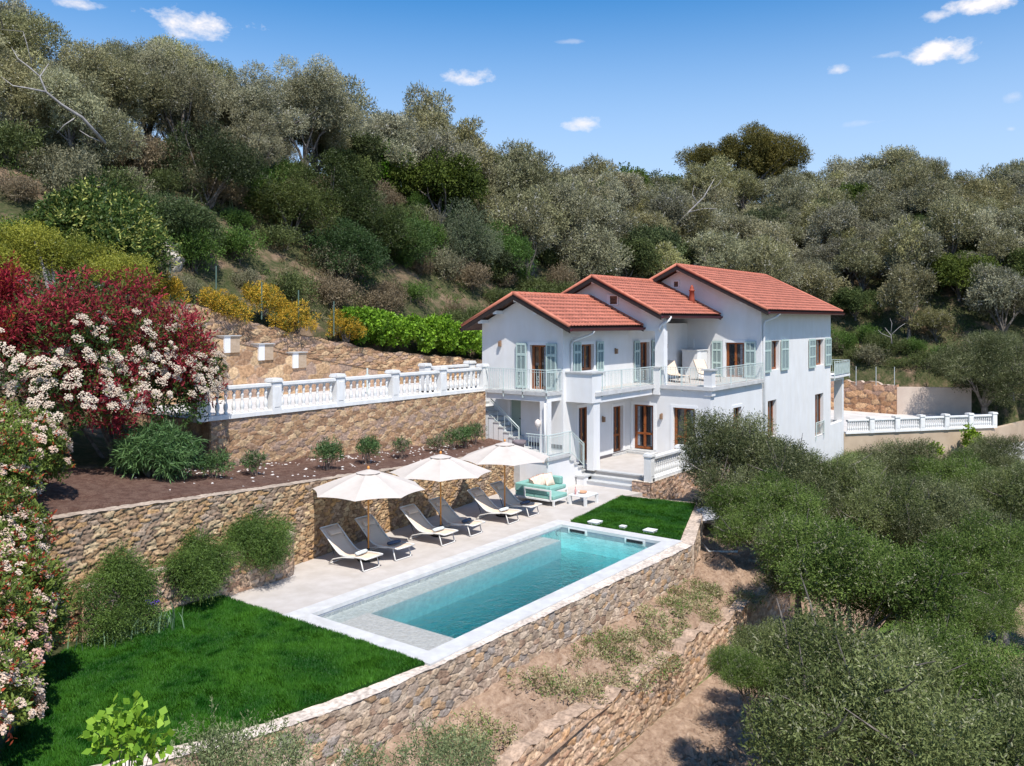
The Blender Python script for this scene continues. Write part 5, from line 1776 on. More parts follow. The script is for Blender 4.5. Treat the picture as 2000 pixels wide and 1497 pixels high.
FWD = Vector((0.8040, 0.5947, 0)); RGT = Vector((0.5947, -0.8040, 0))


def view(x, y, z):
    d = Vector((x, y, z)) - CAM
    k = d.dot(FWD)
    if k < 1: return (-9999, -9999, k)
    return (1000 + 1643 * d.dot(RGT) / k, 624 - 1643 * d.z / k, k)


def zone_label(px, py, k):
    col = ('at the far left edge', 'left of the long balustrade', 'above the red and white photinia', 'above the yellow flowering bushes', 'above the long balustrade',
           'above the lit green ivy hedge', 'behind the first red roof', 'behind the middle red roof', 'behind the tallest red roof', 'right of the tallest roof',
           'above the driveway balustrade', 'at the far right edge')[min(11, max(0, int(px / 167)))]
    return col


# hillside grove: jittered rows over the slope
r = np.random.default_rng(77)
cand = []
X0 = -14
for X_ in np.arange(-14, 150, 1.0):
    pass
x = -14.0
pts = []
step0 = 3.0
for ix in range(60):
    gx = -14 + ix * 3.0
    for iy in range(46):
        gy = -62 + iy * 3.0
        xx = gx + r.uniform(-1.2, 1.2) + (1.5 if iy % 2 else 0); yy = gy + r.uniform(-1.2, 1.2)
        pts.append((xx, yy))
pts = np.array(pts)
dd, zf_ = foot_dist(pts[:, 0], pts[:, 1])
gz = ground_z(pts[:, 0], pts[:, 1])
zone_count = {}
placed = 0
items = []
for (xx, yy), d_, z_ in zip(pts, dd, gz):
    S_ = [-60, 0, 15, 31, 55, 75, 112, 170]
    Rr = float(np.interp(xx, S_, [10, 10, 13, 15, 23, 32, 54, 60]))
    if d_ < 4.2 or d_ > Rr + 5: continue
    px, py, k = view(xx, yy, z_ + 2.6)
    m = 2.6 * 1643 / max(k, 1)
    if px < -m or px > 2000 + m or k < 20: continue
    far = k > 88
    if far and r.random() < 0.38: continue
    if k < 60 and d_ < 5.5 and r.random() < 0.5: continue
    # keep a clearing above the hedge and at the pale rocks
    q = view(xx, yy, z_)
    if d_ < 7.5 and 740 < q[0] < 900 and k < 62: continue
    if d_ < 8 and 290 < q[0] < 420: continue
    items.append((k, xx, yy, z_, px, py, far))
items.sort()
items = items[:262]
LAND = ('at the far left edge', 'above the acacia', 'above the laurel bush', 'above the pale rock', 'above the golden bushes', 'left of the lentisk bushes', 'above the lentisk bushes', 'left of the vine-wrapped tree',
        'right of the vine-wrapped tree', 'above the ivy hedge', 'behind the first red roof', 'between the first two roofs', 'behind the middle red roof', 'left of the umbrella pine', 'below the umbrella pine',
        'right of the umbrella pine', 'right of the tallest roof', 'above the boundary wall', 'above the plaster wall', 'at the far right edge')
cells = {}
for it in items:
    k, xx, yy, z_, px, py, far = it
    c = min(19, max(0, int(px / 100)))
    lv = (330, 368, 405, 445, 495) if px > 900 else (190, 250, 310, 370, 440)
    row = ('on the ridge ', 'high on the slope ', 'on the upper-middle slope ', 'on the mid slope ', 'on the lower-middle slope ', 'low on the slope ')[sum(py >= q_ for q_ in lv)]
    cells.setdefault((c, row), []).append(it)
ORD = ['leftmost', 'second', 'third', 'fourth', 'fifth', 'sixth', 'seventh', 'eighth', 'ninth', 'tenth', 'eleventh', 'twelfth', 'thirteenth', 'fourteenth', 'fifteenth', 'sixteenth', 'seventeenth', 'eighteenth', 'nineteenth', 'twentieth', 'twenty-first', 'twenty-second', 'twenty-third', 'twenty-fourth', 'twenty-fifth', 'twenty-sixth', 'twenty-seventh', 'twenty-eighth', 'twenty-ninth', 'thirtieth', 'next']
for (c, row), its in cells.items():
    its.sort(key=lambda q: q[4])
    for n_, (k, xx, yy, z_, px, py, far) in enumerate(its):
        i = int(r.integers(6))
        s = float(r.uniform(0.72, 1.28)) * (1.18 if far else 1.0)
        lab = 'grey-green olive tree ' + row + LAND[c]
        if len(its) > 1: lab = ('rightmost' if n_ == len(its) - 1 else ORD[min(30, n_)] + ' from left' * (n_ > 0)) + ' grey-green olive ' + row + LAND[c]
        if r.random() < (0.22 if 'low' in row or 'mid' in row else 0.08):
            lab = lab.replace('grey-green olive tree', 'dark evergreen tree').replace('grey-green olive', 'dark evergreen tree')
            put(EV[i % 2], xx, yy, z_ - 0.3, float(r.uniform(0, 6.28)), s, lab, 'dark evergreen trees on the hillside', sz=float(r.uniform(0.85, 1.2)))
        else:
            put(OLF[i % 3] if k < 52 else OL[i], xx, yy, z_ - 0.3, float(r.uniform(0, 6.28)), s, lab, 'olive trees on the hillside', sz=float(r.uniform(0.85, 1.25)))
print('hill trees', len(items))

# grove below the house: (picture x, picture y of crown centre, distance, scale) worked into world places once
def place(px, py, k):
    p = CAM + FWD * k + RGT * ((px - 1000) / 1643 * k)
    return (p.x, p.y, CAM.z - (py - 624) / 1643 * k)


grove = [(1462, 920, 29.5, 1.14, 0, 'large dark olive tree in front of the small terrace balustrade and house wall'),
         (1665, 1135, 20.5, 1.08, 1, 'round bright green olive tree in the middle of the lower grove'),
         (1725, 1435, 14.2, 1.08, 2, 'nearest green olive tree, filling the lower right corner'),
         (1500, 1010, 25.5, 0.80, 1, 'dark olive tree leaning over the rubble beside the stone end wall'),
         (1610, 960, 33, 1.0, 2, 'olive tree right of the large dark one, below the white side wall'),
         (1560, 1095, 22.5, 0.55, 0, 'small dark olive between the rubble and the round green tree'),
         (1740, 930, 42, 1.05, 0, 'olive tree below the tan driveway wall, left of its ivy patch'),
         (1850, 950, 38, 1.0, 1, 'grey-green olive tree below the ivy patch of the driveway wall'),
         (1700, 1010, 30, 0.95, 2, 'brownish olive tree above the round bright green one'),
         (1830, 1040, 29, 1.0, 0, 'olive tree in the middle distance, left of the slim-trunked one'),
         (1955, 1110, 24.5, 0.90, 1, 'slim-trunked olive tree standing clear at the right edge'),
         (1990, 980, 33, 1.0, 2, 'olive tree at the right edge below the lane'),
         (1930, 905, 46, 0.9, 0, 'small olive tree beside the far end of the lane'),
         (1545, 1290, 17.5, 0.55, 2, 'brown-green young olive against the end of the dry-stone wall'),
         (1925, 722, 60, 1.5, 0, 'broad olive tree overhanging the pink-beige plaster wall'),
         (1975, 700, 62, 1.1, 0, 'olive tree at the right edge beyond the plaster wall'),
         (1990, 1460, 15.5, 0.8, 0, 'green olive crown cut off at the lower right corner'),
         (1900, 1350, 17.0, 0.85, 1, 'broad green olive tree behind the nearest one, lower right'),
         (1900, 1215, 21, 0.5, 1, 'low dark olive shrub at the foot of the slim-trunked tree'),
         (1465, 1320, 15.5, 0.36, 1, 'small leafy olive shoot at the left of the nearest tree')]
for (px, py, k, s, i, lab) in grove:
    x_, y_, zc = place(px, py, k)
    zb = zc - 2.45 * s
    put(NEAR[i], x_, y_, zb, float(r.uniform(0, 6.28)), s, lab, 'olive trees of the lower grove')
x_, y_, zc = place(1958, 1300, 24.6)
tk = MB(); tk.tube([(x_, y_, zc), (x_ + .05, y_, zc + 0.8), (x_ - 0.1, y_ + .1, zc + 1.7), (x_, y_, zc + 2.6)], [0.24, 0.17, 0.13, 0.1], 8)
tag(tk.build('tree_stump', M_bark), 'bare dark leaning trunk below the slim olive at the right edge', 'tree')


def shrub(name, label, cat, ell, n_clump, crad, n_sprig, k, leaf, width, sprig, cd_, cl_, seed, up=0.3, accent=None, ap=0.0, group=None, stem=True, material=None, parts=(), shell=0.45, droop=0.0, flat=1.0, zmin=None, loc=None, spread=0.75, bark=None, stemr=0.05):
    rr = np.random.default_rng(seed)
    base = loc or (ell[0][0][0], ell[0][0][1], min(e[0][2] - e[1][2] for e in ell))
    root = empty(name, base, label, cat, group)
    cs, rs = clumps(rr, ell, n_clump, crad, 0.82, zmin)
    V, F, C = foliage(rr, cs, rs, n_sprig, k, leaf, width, sprig, cd_, cl_, up=up, accent=accent, accent_p=ap, shell=shell, droop=droop, flat=flat, spread=spread)
    V = V - np.array(base)
    np_mesh('foliage', V, F, material or M_leaf, root, col=C)
    if stem:
        mb = MB()
        for c in cs[::max(1, len(cs) // 9)]:
            c = Vector(c) - Vector(base)
            mb.tube([(0.1 * rr.normal(), 0.1 * rr.normal(), -0.2), c * 0.5 + Vector((0, 0, 0.1)), c * 0.95], [stemr, stemr * 0.6, stemr * 0.25], 5)
        mb.build('stem', bark or M_bark, root)
    for (nm, nn, kk, lf, wd, sp, a, b_, mt, sel) in parts:
        sub = [i for i in range(len(cs)) if sel(cs[i], rr)]
        if not sub: continue
        V, F, C = foliage(rr, cs[sub], rs[sub] * 1.03, nn, kk, lf, wd, sp, a, b_, up=0.5, shell=0.85)
        np_mesh(nm, V - np.array(base), F, mt, root, col=C)
    return root


def blossoms(root, seed, ell, n, size, off=0.30, camside=True, zr=None, cols=((0.55, 0.43, 0.33), (0.78, 0.68, 0.55)), sel=None, per=74):
    """flat-topped heads of tiny white flowers on the outside of a bush"""
    rr = np.random.default_rng(seed)
    base = np.array(root.location)
    Vs = []; Cs = []
    for _ in range(n):
        for tries in range(40):
            e = ell[rr.integers(len(ell))]
            d = rr.normal(size=3); d /= np.linalg.norm(d); d[2] = abs(d[2]) * 0.9 - 0.1
            c = np.array(e[0]) + d * (np.array(e[1]) * (0.97 + 0.06 * rr.random()) + off)
            if sel is None or sel(c, rr): break
        nrm = unit(np.array([d + np.array([0, 0, 0.8])]))[0]
        s = np.cross(nrm, [0.3, 0.7, 0.1]); s /= np.linalg.norm(s); t = np.cross(nrm, s)
        R_ = size * (0.35 + 0.95 * rr.random())
        a = rr.uniform(0, 6.28, per); q = np.sqrt(rr.random(per)) * R_
        P = c + np.outer(np.cos(a) * q, s) + np.outer(np.sin(a) * q, t) + np.outer(0.35 * (R_ - q * q / R_) + rr.normal(size=per) * 0.022, nrm)
        w = 0.011 + 0.013 * rr.random(per)
        u = unit(rr.normal(size=(per, 3)) + nrm * 0.2); u2 = unit(np.cross(u, nrm + 0.3 * rr.normal(size=(per, 3))))
        u = unit(np.cross(u2, nrm))
        Q = np.stack([P - u * w[:, None], P + u2 * w[:, None], P + u * w[:, None], P - u2 * w[:, None]], 1)
        Vs.append(Q.reshape(-1, 3))
        k = rr.random() * 0.6 + rr.random(per) * 0.4
        Cs.append(np.array(cols[0]) * (1 - k[:, None]) + np.array(cols[1]) * k[:, None])
    V = np.concatenate(Vs); F = np.arange(len(V)).reshape(-1, 4)
    np_mesh('blossom', V - base, F, M_flower, root, col=np.concatenate(Cs))


RED_D = (0.10, 0.014, 0.014); RED_L = (0.42, 0.05, 0.07)
# the big photinia on the left terrace
E1 = [((-0.6, 7.6, 5.7), (1.9, 1.6, 1.75)), ((0.95, 7.4, 5.0), (1.4, 1.3, 1.55)), ((-2.4, 7.2, 5.6), (1.5, 1.4, 1.9)), ((0.2, 7.0, 4.6), (1.9, 1.2, 1.3)), ((-1.9, 6.8, 4.4), (1.6, 1.2, 1.3))]
ph = shrub('photinia_bush', 'huge photinia bush with crimson leaves and cream flower heads on the left terrace', 'bush', E1, 150, 0.5, 9500, 6, 0.12, 0.042, 0.22, RED_D, RED_L, 501,
           up=0.75, accent=(0.12, 0.15, 0.03), ap=0.20, loc=(-0.3, 7.5, 2.6), spread=0.6, material=M_red)
rr_ = np.random.default_rng(9)
blossoms(ph, 502, E1, 760, 0.13, off=0.36, sel=lambda c, q: view(*c)[1] > 610 and (c[1] < 7.8 or c[0] < -1) and (view(*c)[1] > 680 or q.random() < 0.3))
V, F, C = foliage(rr_, *clumps(rr_, [((e[0][0], e[0][1], e[0][2] - 0.15), (e[1][0] * .96, e[1][1] * .96, e[1][2] * .9)) for e in E1], 90, 0.5, 0.8), 3800, 6, 0.12, 0.045, 0.2, (0.02, 0.045, 0.01), (0.10, 0.17, 0.04), up=0.4)
np_mesh('green_leaves', V - np.array(ph.location), F, M_leaf, ph, col=C)
E2 = [((-3.4, 8.6, 6.6), (1.3, 1.2, 1.3)), ((-4.2, 8.0, 5.8), (1.3, 1.2, 1.5))]
ph2 = shrub('photinia_bush', 'deep crimson photinia at the left edge, above the flowering one', 'bush', E2, 60, 0.45, 4200, 6, 0.12, 0.042, 0.22, (0.12, 0.008, 0.012), (0.42, 0.03, 0.055), 511, up=0.8,
            accent=(0.28, 0.07, 0.02), ap=0.2, loc=(-3.8, 8.3, 3.0), material=M_red)
# column of flowering photinia along the lawn, seen from above
cols_ = [((-3.9, 4.5, 3.5), (0.6, 0.6, 0.9), 'flowering photinia shrub linking the big bush to the left hedge'),
         ((-4.95, 3.45, 3.1), (0.52, 0.52, 1.2), 'flowering photinia shrub at the top of the left hedge, below the big bush'),
         ((-5.35, 2.2, 2.2), (0.5, 0.5, 0.85), 'pale flowering photinia shrub in the middle of the left hedge'),
         ((-5.75, 1.0, 1.45), (0.58, 0.58, 1.05), 'cream flowering photinia shrub of the left hedge beside the iris clump'),
         ((-6.5, -0.2, 1.25), (0.55, 0.55, 0.95), 'pinkish flowering photinia shrub low in the left hedge'),
         ((-7.1, -1.3, 0.85), (0.55, 0.55, 0.9), 'lowest flowering photinia shrub at the bottom left corner')]
for i, (c, rd, lab) in enumerate(cols_):
    ee = [(c, rd), ((c[0] - 0.5, c[1] + 0.3, c[2] + 0.3), (rd[0] * .9, rd[1] * .9, rd[2] * .9))]
    b_ = shrub('photinia_bush', lab, 'bush', ee, 34, 0.33, 3400, 6, 0.088, 0.036, 0.15, (0.05, 0.08, 0.012), (0.26, 0.34, 0.07), 520 + i, up=0.5, accent=(0.36, 0.07, 0.03), ap=0.15,
               loc=(c[0], c[1], max(-0.1, c[2] - rd[2] - 0.7)), group='photinia hedge beside the lawn')
    blossoms(b_, 540 + i, ee, 230, 0.085, off=0.24, cols=((0.62, 0.44, 0.33), (0.78, 0.66, 0.54)) if i != 4 else ((0.62, 0.34, 0.26), (0.78, 0.55, 0.44)), per=60)
# trees and bushes at the upper left
shrub('laurel_bush', 'glossy dark green laurel bush with yellow-green leaf edges, upper left', 'bush', [(CAMP(190, 440, 29.5), (1.5, 1.4, 1.1)), (CAMP(250, 490, 29), (1.1, 1.0, 1.0)), (CAMP(140, 470, 29.5), (1.2, 1.2, 1.2))], 90, 0.55, 7500, 5, 0.15, 0.06, 0.22,
      (0.022, 0.05, 0.012), (0.11, 0.17, 0.03), 601, accent=(0.34, 0.36, 0.09), ap=0.22, loc=tuple(CAMP(200, 570, 29.3)))
shrub('acacia_tree', 'feathery yellow-green acacia spreading at the left edge above the crimson bush', 'tree', [(CAMP(50, 480, 26), (1.1, 1.1, 0.45)), (CAMP(140, 505, 26.5), (1.2, 1.0, 0.4)), (CAMP(225, 535, 26), (0.9, 0.9, 0.35)), (CAMP(0, 520, 25), (0.8, 0.8, 0.4))], 90, 0.42, 9500, 6, 0.07, 0.028, 0.24,
      (0.08, 0.11, 0.015), (0.42, 0.40, 0.05), 602, up=0.15, loc=tuple(CAMP(110, 620, 25.5)), bark=M_deadwood, flat=0.6, stemr=0.09)
# yellow-orange bushes on top of the rear wall
for i, (x_, y_, z_, rx, rz_, lab) in enumerate(((4.6, 13.4, 7.7, 0.85, 0.55, 'golden bush at the left end of the rear wall top, below the pale rock'), (7.2, 13.2, 7.05, 0.72, 0.62, 'round golden bush hanging over the rear wall, second from the left'),
                                            (9.3, 13.4, 7.35, 0.9, 0.6, 'tall golden bush leaning left on the rear wall'), (10.6, 13.1, 6.6, 1.25, 0.7, 'broad golden bush draped over the middle of the rear wall'),
                                            (13.4, 13.1, 6.2, 0.85, 0.72, 'golden bush beside the bright green ivy hedge'))):
    shrub('golden_bush', lab, 'bush', [((x_, y_ + 0.5, z_ - 0.12), (rx, 0.5, rz_ * 0.9)), ((x_ + 0.35, y_ + 0.35, z_ - 0.45), (rx * 0.8, 0.4, rz_ * 0.7)), ((x_ - 0.5, y_ + 0.55, z_ + 0.1), (rx * 0.5, 0.4, rz_ * 0.6))], 30, 0.22, 2600, 5, 0.06, 0.028, 0.11, (0.32, 0.20, 0.015), (0.78, 0.50, 0.06), 610 + i,
          accent=(0.10, 0.14, 0.02), ap=0.28, group='golden bushes along the rear wall', stemr=0.02, loc=(x_, y_ + 0.45, z_ - 0.5))
# ivy hedge
E3 = [((13.9 + i * 1.0, 13.72 - 0.03 * i, 6.2 - 0.115 * i), (0.8, 0.42, 0.85)) for i in range(12)]
shrub('ivy_hedge', 'bright glossy green ivy hedge covering the rear wall left of the house', 'hedge', E3, 190, 0.28, 14000, 4, 0.12, 0.11, 0.14, (0.05, 0.13, 0.01), (0.30, 0.50, 0.04), 630, up=0.1, loc=(14.2, 13.7, 5.0), stem=False)
# dark round bushes on the slope
for i, (x_, y_, dx, dz, lab, cdk, clt) in enumerate(((17.6, 19.4, 2.0, 2.3, 'tall dark rounded lentisk bush at the centre left of the slope', (0.018, 0.032, 0.008), (0.085, 0.11, 0.025)),
                                         (19.3, 18.2, 1.7, 2.0, 'dark rounded bush adjoining the tall lentisk on its right', (0.018, 0.032, 0.008), (0.075, 0.10, 0.022)),
                                         (14.6, 18.8, 1.8, 1.9, 'olive-toned rounded bush left of the dark lentisk', (0.035, 0.055, 0.012), (0.13, 0.15, 0.035)),
                                         (16.2, 17.0, 1.7, 1.5, 'low dark green broom bush below the lentisk', (0.02, 0.045, 0.012), (0.07, 0.12, 0.035)),
                                         (10.6, 19.8, 2.1, 2.2, 'very dark shrub mass left of the lentisk bushes', (0.018, 0.028, 0.01), (0.07, 0.09, 0.03)),
                                         (22.0, 18.6, 1.7, 1.4, 'loose green broom bush right of the lentisk bushes', (0.035, 0.07, 0.015), (0.12, 0.19, 0.05)),
                                         (27.5, 18.2, 1.9, 2.3, 'bushy grey-green tree directly behind the first roof ridge', (0.05, 0.07, 0.035), (0.19, 0.22, 0.12)),
                                         (31.0, 18.8, 2.3, 1.5, 'bright green broom thicket behind the middle roof', (0.03, 0.075, 0.012), (0.12, 0.22, 0.04)),
                                         (6.8, 16.8, 1.3, 1.2, 'small green scrub bush beside the pale rock on the slope', (0.03, 0.055, 0.015), (0.12, 0.16, 0.06)))):
    zz = float(ground_z(np.array([x_]), np.array([y_]))[0])
    shrub('round_bush', lab, 'bush', [((x_, y_, zz + dz * 0.75), (dx, dx * 0.9, dz)), ((x_ + 0.6, y_ - 0.5, zz + dz * 0.5), (dx * 0.8, dx * 0.7, dz * 0.8))], 60, 0.5, 5200, 5, 0.10, 0.04, 0.2, cdk, clt, 640 + i, loc=(x_, y_, zz), group='dark bushes on the hillside')
# vine-hung tree
def on_ray(px, py, k): return place(px, py, k)
x_, y_, z_ = on_ray(765, 355, 56)
shrub('vine_tree', 'tree wrapped in vivid green vine high on the slope above the ivy hedge', 'tree', [((x_, y_, z_ + 0.6), (2.0, 1.6, 1.6)), ((x_ - 0.9, y_ + 0.7, z_ - 1.2), (1.5, 1.3, 1.8))], 44, 0.5, 4600, 4, 0.17, 0.13, 0.2, (0.045, 0.13, 0.01), (0.20, 0.40, 0.03), 660,
      accent=(0.04, 0.06, 0.02), ap=0.35, loc=(x_, y_, float(ground_z(np.array([x_]), np.array([y_]))[0])), stemr=0.14)
# umbrella pine on the skyline
for px_, py_, k_, sc_ in ((1372, 366, 90, 1.2), (1450, 368, 93, 1.15), (1530, 370, 92, 1.15), (1588, 368, 95, 1.1)):
    x_, y_, z_ = on_ray(px_, py_, k_)
    put(OL[int(px_) % 6], x_, y_, z_ - 2.9 * sc_, px_ * 0.37, sc_, {1372: 'olive tree on the ridge under the left side of the umbrella pine', 1450: 'olive tree on the ridge hiding the trunk of the umbrella pine', 1530: 'olive tree on the ridge under the right edge of the umbrella pine', 1588: 'olive tree on the ridge just right of the umbrella pine'}[px_], 'olive trees on the hillside')
x_, y_, z_ = on_ray(1450, 300, 97)
pe = [((x_ + 1.3 * q[0], y_ - 1.75 * q[0], z_ + q[1]), (q[2] * 1.05, q[2] * 1.05, q[3])) for q in ((0.3, 0.0, 3.0, 2.2), (1.9, -0.6, 2.6, 2.0), (-1.0, -1.0, 2.3, 1.6), (-2.3, -1.2, 1.7, 1.3), (0.6, -1.9, 2.8, 1.3), (2.0, -2.2, 1.8, 1.0))]
shrub('umbrella_pine', 'broad umbrella pine standing alone on the skyline above the tallest roof', 'tree', pe, 130, 0.85, 17000, 5, 0.26, 0.07, 0.42, (0.035, 0.042, 0.010), (0.23, 0.19, 0.045), 670, up=0.6, loc=(x_, y_, z_ - 5.5), stemr=0.22, zmin=z_ - 3.2)
# loose scrub covering the hill foot and slope
def scrub(name, n, seed, xr, yr, dlo, dhi, cdk, clt, label, leaf=0.16, width=0.025, up=0.9, k=7, spr=0.34, hz=ground_z, green=None, clumpy=True, filt=None):
    q = np.random.default_rng(seed)
    x = q.uniform(xr[0], xr[1], n); y = q.uniform(yr[0], yr[1], n)
    d, _ = foot_dist(x, y)
    m = (d > dlo) & (d < dhi)
    if clumpy: m &= fbm(x * 0.5, y * 0.5, 4, seed) > -0.15 + 0.3 * q.random(n)
    x, y = x[m], y[m]
    z = hz(x, y)
    dx = x - CAM.x; dy = y - CAM.y
    kk = dx * FWD.x + dy * FWD.y; px = 1000 + 1643 * (dx * RGT.x + dy * RGT.y) / np.maximum(kk, 1)
    m = (kk > 5) & (px > -150) & (px < 2150)
    if filt is not None: m &= filt(x, y)
    x, y, z = x[m], y[m], z[m]
    n = len(x)
    c = np.stack([x, y, z + 0.02], 1)
    V = np.empty((n, k, 3, 3)); C = np.empty((n, k, 3))
    tint = np.clip(0.5 + 0.8 * fbm(x * 0.35, y * 0.35, 3, seed + 1) + 0.4 * (q.random(n) - 0.5), 0, 1)
    for j in range(k):
        dv_ = unit(q.normal(size=(n, 3)) * np.array([1, 1, 0.4]) + np.array([0, 0, up]))
        s = unit(np.cross(dv_, q.normal(size=(n, 3))))
        h = spr * (0.5 + q.random(n))[:, None]
        o = q.normal(size=(n, 3)) * np.array([0.16, 0.16, 0.03])
        V[:, j, 0] = c + o - s * width; V[:, j, 1] = c + o + s * width; V[:, j, 2] = c + o + dv_ * h
        t = np.clip(tint + (q.random(n) - 0.5) * 0.35, 0, 1)[:, None]
        C[:, j] = np.array(cdk) * (1 - t) + np.array(clt) * t
        if green is not None:
            g = (fbm(x * 0.22, y * 0.22, 3, seed + 7) > 0.05)[:, None]
            C[:, j] = np.where(g, np.array(green) * (0.6 + 0.8 * t), C[:, j])
    V = V.reshape(-1, 3); F = np.arange(len(V)).reshape(-1, 3)
    o = np_mesh(name, V, F, M_leaf, col=C.reshape(-1, 3), nper=3)
    return tag(o, label, 'scrub', kind='stuff')


scrub('dry_scrub', 60000, 700, (-12, 66), (-30, 32), 0.2, 9.0, (0.11, 0.085, 0.04), (0.33, 0.27, 0.15), 'dry grass and low scrub on the foot of the hillside', green=(0.085, 0.13, 0.03))
scrub('undergrowth', 60000, 705, (-12, 130), (-50, 45), 5.0, 60.0, (0.03, 0.05, 0.015), (0.13, 0.16, 0.06), 'dark green undergrowth between the olive trees of the hillside', spr=0.6, width=0.05)
scrub('grove_grass', 42000, 710, (4, 60), (-34, -6), -200, -1, (0.10, 0.16, 0.03), (0.30, 0.30, 0.12), 'patchy grass under the olive trees of the lower grove', spr=0.16, width=0.012,
      hz=lambda x, y: low_z(x, y) + 0.08, filt=lambda x, y: (y < -9.0) | (x > 16), green=(0.10, 0.26, 0.03))
scrub('weeds', 7000, 715, (14, 44), (-6, -0.4), -200, -1, (0.05, 0.09, 0.02), (0.20, 0.26, 0.08), 'green weeds on the slope below the house side wall', spr=0.35, width=0.02,
      hz=lambda x, y: low_z(x, y) + 0.08, filt=lambda x, y: (x > 22))

WS = []
for i, (a_, b_) in enumerate((((0.035, 0.055, 0.015), (0.16, 0.19, 0.06)), ((0.07, 0.075, 0.035), (0.30, 0.28, 0.17)), ((0.10, 0.075, 0.045), (0.32, 0.25, 0.15)), ((0.03, 0.065, 0.012), (0.13, 0.22, 0.04)))):
    w_ = shrub('wild_shrub', 'x', 'shrub', [((0, 0, 0.45), (0.8, 0.8, 0.5)), ((0.5, 0.3, 0.3), (0.5, 0.5, 0.4))], 22, 0.3, 1100, 6, 0.09, 0.03, 0.22, a_, b_, 900 + i, up=0.7, loc=(0, 0, 0), stemr=0.02)
    WS.append(remember(w_))
q = np.random.default_rng(901)
cnt = 0; sp_ = []; wl = {}
KIND = ('dark green bush', 'grey-green bush', 'dry brown bush', 'fresh green bush')
for _ in range(4000):
    xx = q.uniform(-8, 62); yy = q.uniform(-8, 26)
    d_, _z = foot_dist(np.array([xx]), np.array([yy])); d_ = float(d_[0])
    if not (0.6 < d_ < 9.5): continue
    z_ = float(ground_z(np.array([xx]), np.array([yy]))[0])
    px, py, k = view(xx, yy, z_)
    if not (0 < px < 2000) or k < 20: continue
    if any((xx - a) ** 2 + (yy - b) ** 2 < 1.5 for a, b in sp_): continue
    if q.random() < 0.25: continue
    sp_.append((xx, yy))
    i = int(q.integers(4)) if px < 1500 else int((0, 3, 1, 0)[q.integers(4)])
    wl.setdefault((i, min(19, max(0, int(px / 100)))), []).append((px, xx, yy, z_))
    cnt += 1
    if cnt >= 190: break
for (i, c), its in wl.items():
    its.sort()
    for n_, (px, xx, yy, z_) in enumerate(its):
        lab = KIND[i] + ' at slope foot ' + LAND[c]
        if len(its) > 1: lab = ('rightmost ' if n_ == len(its) - 1 else ORD[min(30, n_)] + ' from left ' * (n_ > 0) + ' ' * (n_ == 0)) + lab
        put(WS[i], xx, yy, z_ - 0.1, float(q.uniform(0, 6.28)), float(q.uniform(0.6, 1.35)), lab.replace('  ', ' '), KIND[i] + 'es on the slope foot', sz=float(q.uniform(0.8, 1.5)))
print('wild shrubs', cnt)

# planting bed
DRK = (0.025, 0.055, 0.018); LGT = (0.13, 0.22, 0.07)
shrub('oleander', 'large round oleander with long drooping leaves in the shade of the photinia', 'shrub', [((-0.35, 5.6, 2.95), (0.82, 0.75, 0.60))], 46, 0.26, 1500, 9, 0.20, 0.026, 0.22, (0.03, 0.075, 0.02), (0.17, 0.29, 0.10), 720, up=0.5, droop=0.45, loc=(-0.35, 5.6, 2.2))
for i, (x_, y_, z_, s, lab, ap_) in enumerate(((0.95, 5.0, 2.25, 0.33, 'small green shrub at the left of the mulch bed', 0.0), (2.35, 5.2, 2.15, 0.28, 'sparse twiggy shrub, second along the mulch bed', 0.5),
                                          (4.95, 5.1, 2.05, 0.34, 'round leafy shrub in the mulch bed above the first parasol', 0.0), (6.7, 5.3, 1.92, 0.33, 'round leafy shrub in the mulch bed above the middle parasol', 0.0),
                                          (8.6, 5.5, 1.80, 0.28, 'bare twiggy shrub right of the two round ones in the mulch bed', 0.85), (10.6, 5.7, 1.70, 0.24, 'thin reddish twiggy shrub above the middle parasol edge', 0.8),
                                          (11.7, 5.9, 1.62, 0.36, 'loose grey-green shrub above the rear parasol', 0.3), (12.5, 6.0, 1.58, 0.36, 'dark leafy shrub above the rear parasol', 0.1), (13.4, 6.2, 1.55, 0.40, 'grey-green shrub beside the alcove stairs', 0.3))):
    shrub('bed_shrub', lab, 'shrub', [((x_, y_, z_ + s * 1.15), (s, s, s * 0.7))], 16, s * 0.42, int(330 * (1 - ap_ * 0.6)), 6, 0.10, 0.022, 0.13, DRK, LGT, 730 + i, up=0.8, loc=(x_, y_, z_ - 0.1), group='shrubs in the mulch bed', stemr=0.014,
          accent=(0.24, 0.19, 0.13), ap=ap_ * 0.6, bark=mat('twig', (0.25, 0.18, 0.14), 0.9))
# pale stones lying in the mulch
q = np.random.default_rng(31)
mb = MB()
for _ in range(260):
    x_ = q.uniform(-1, 13.5); y_ = q.uniform(3.8 + 0.1 * x_, 6.8)
    if q.random() < 0.5: y_ = q.uniform(6.0, 6.95)
    z_ = float(bed_z(np.array([x_]), np.array([y_]))[0]); s = q.uniform(0.012, 0.038)
    v = [(x_ + s * q.normal() * .6 + dx * s, y_ + dy * s, z_ + dz * s * 0.7) for dx, dy, dz in ((-1, -1, 0), (1, -1, 0), (1, 1, 0), (-1, 1, 0), (0, 0, 1.2))]
    mb.add(v, [(0, 1, 4), (1, 2, 4), (2, 3, 4), (3, 0, 4)])
tag(mb.build('stone_chips', mat('pale_chips', (0.5, 0.44, 0.40), 0.9, (0.7, 0.66, 0.62), 9)), 'pale stone chips scattered over the reddish mulch bed', 'stone chips', kind='stuff')
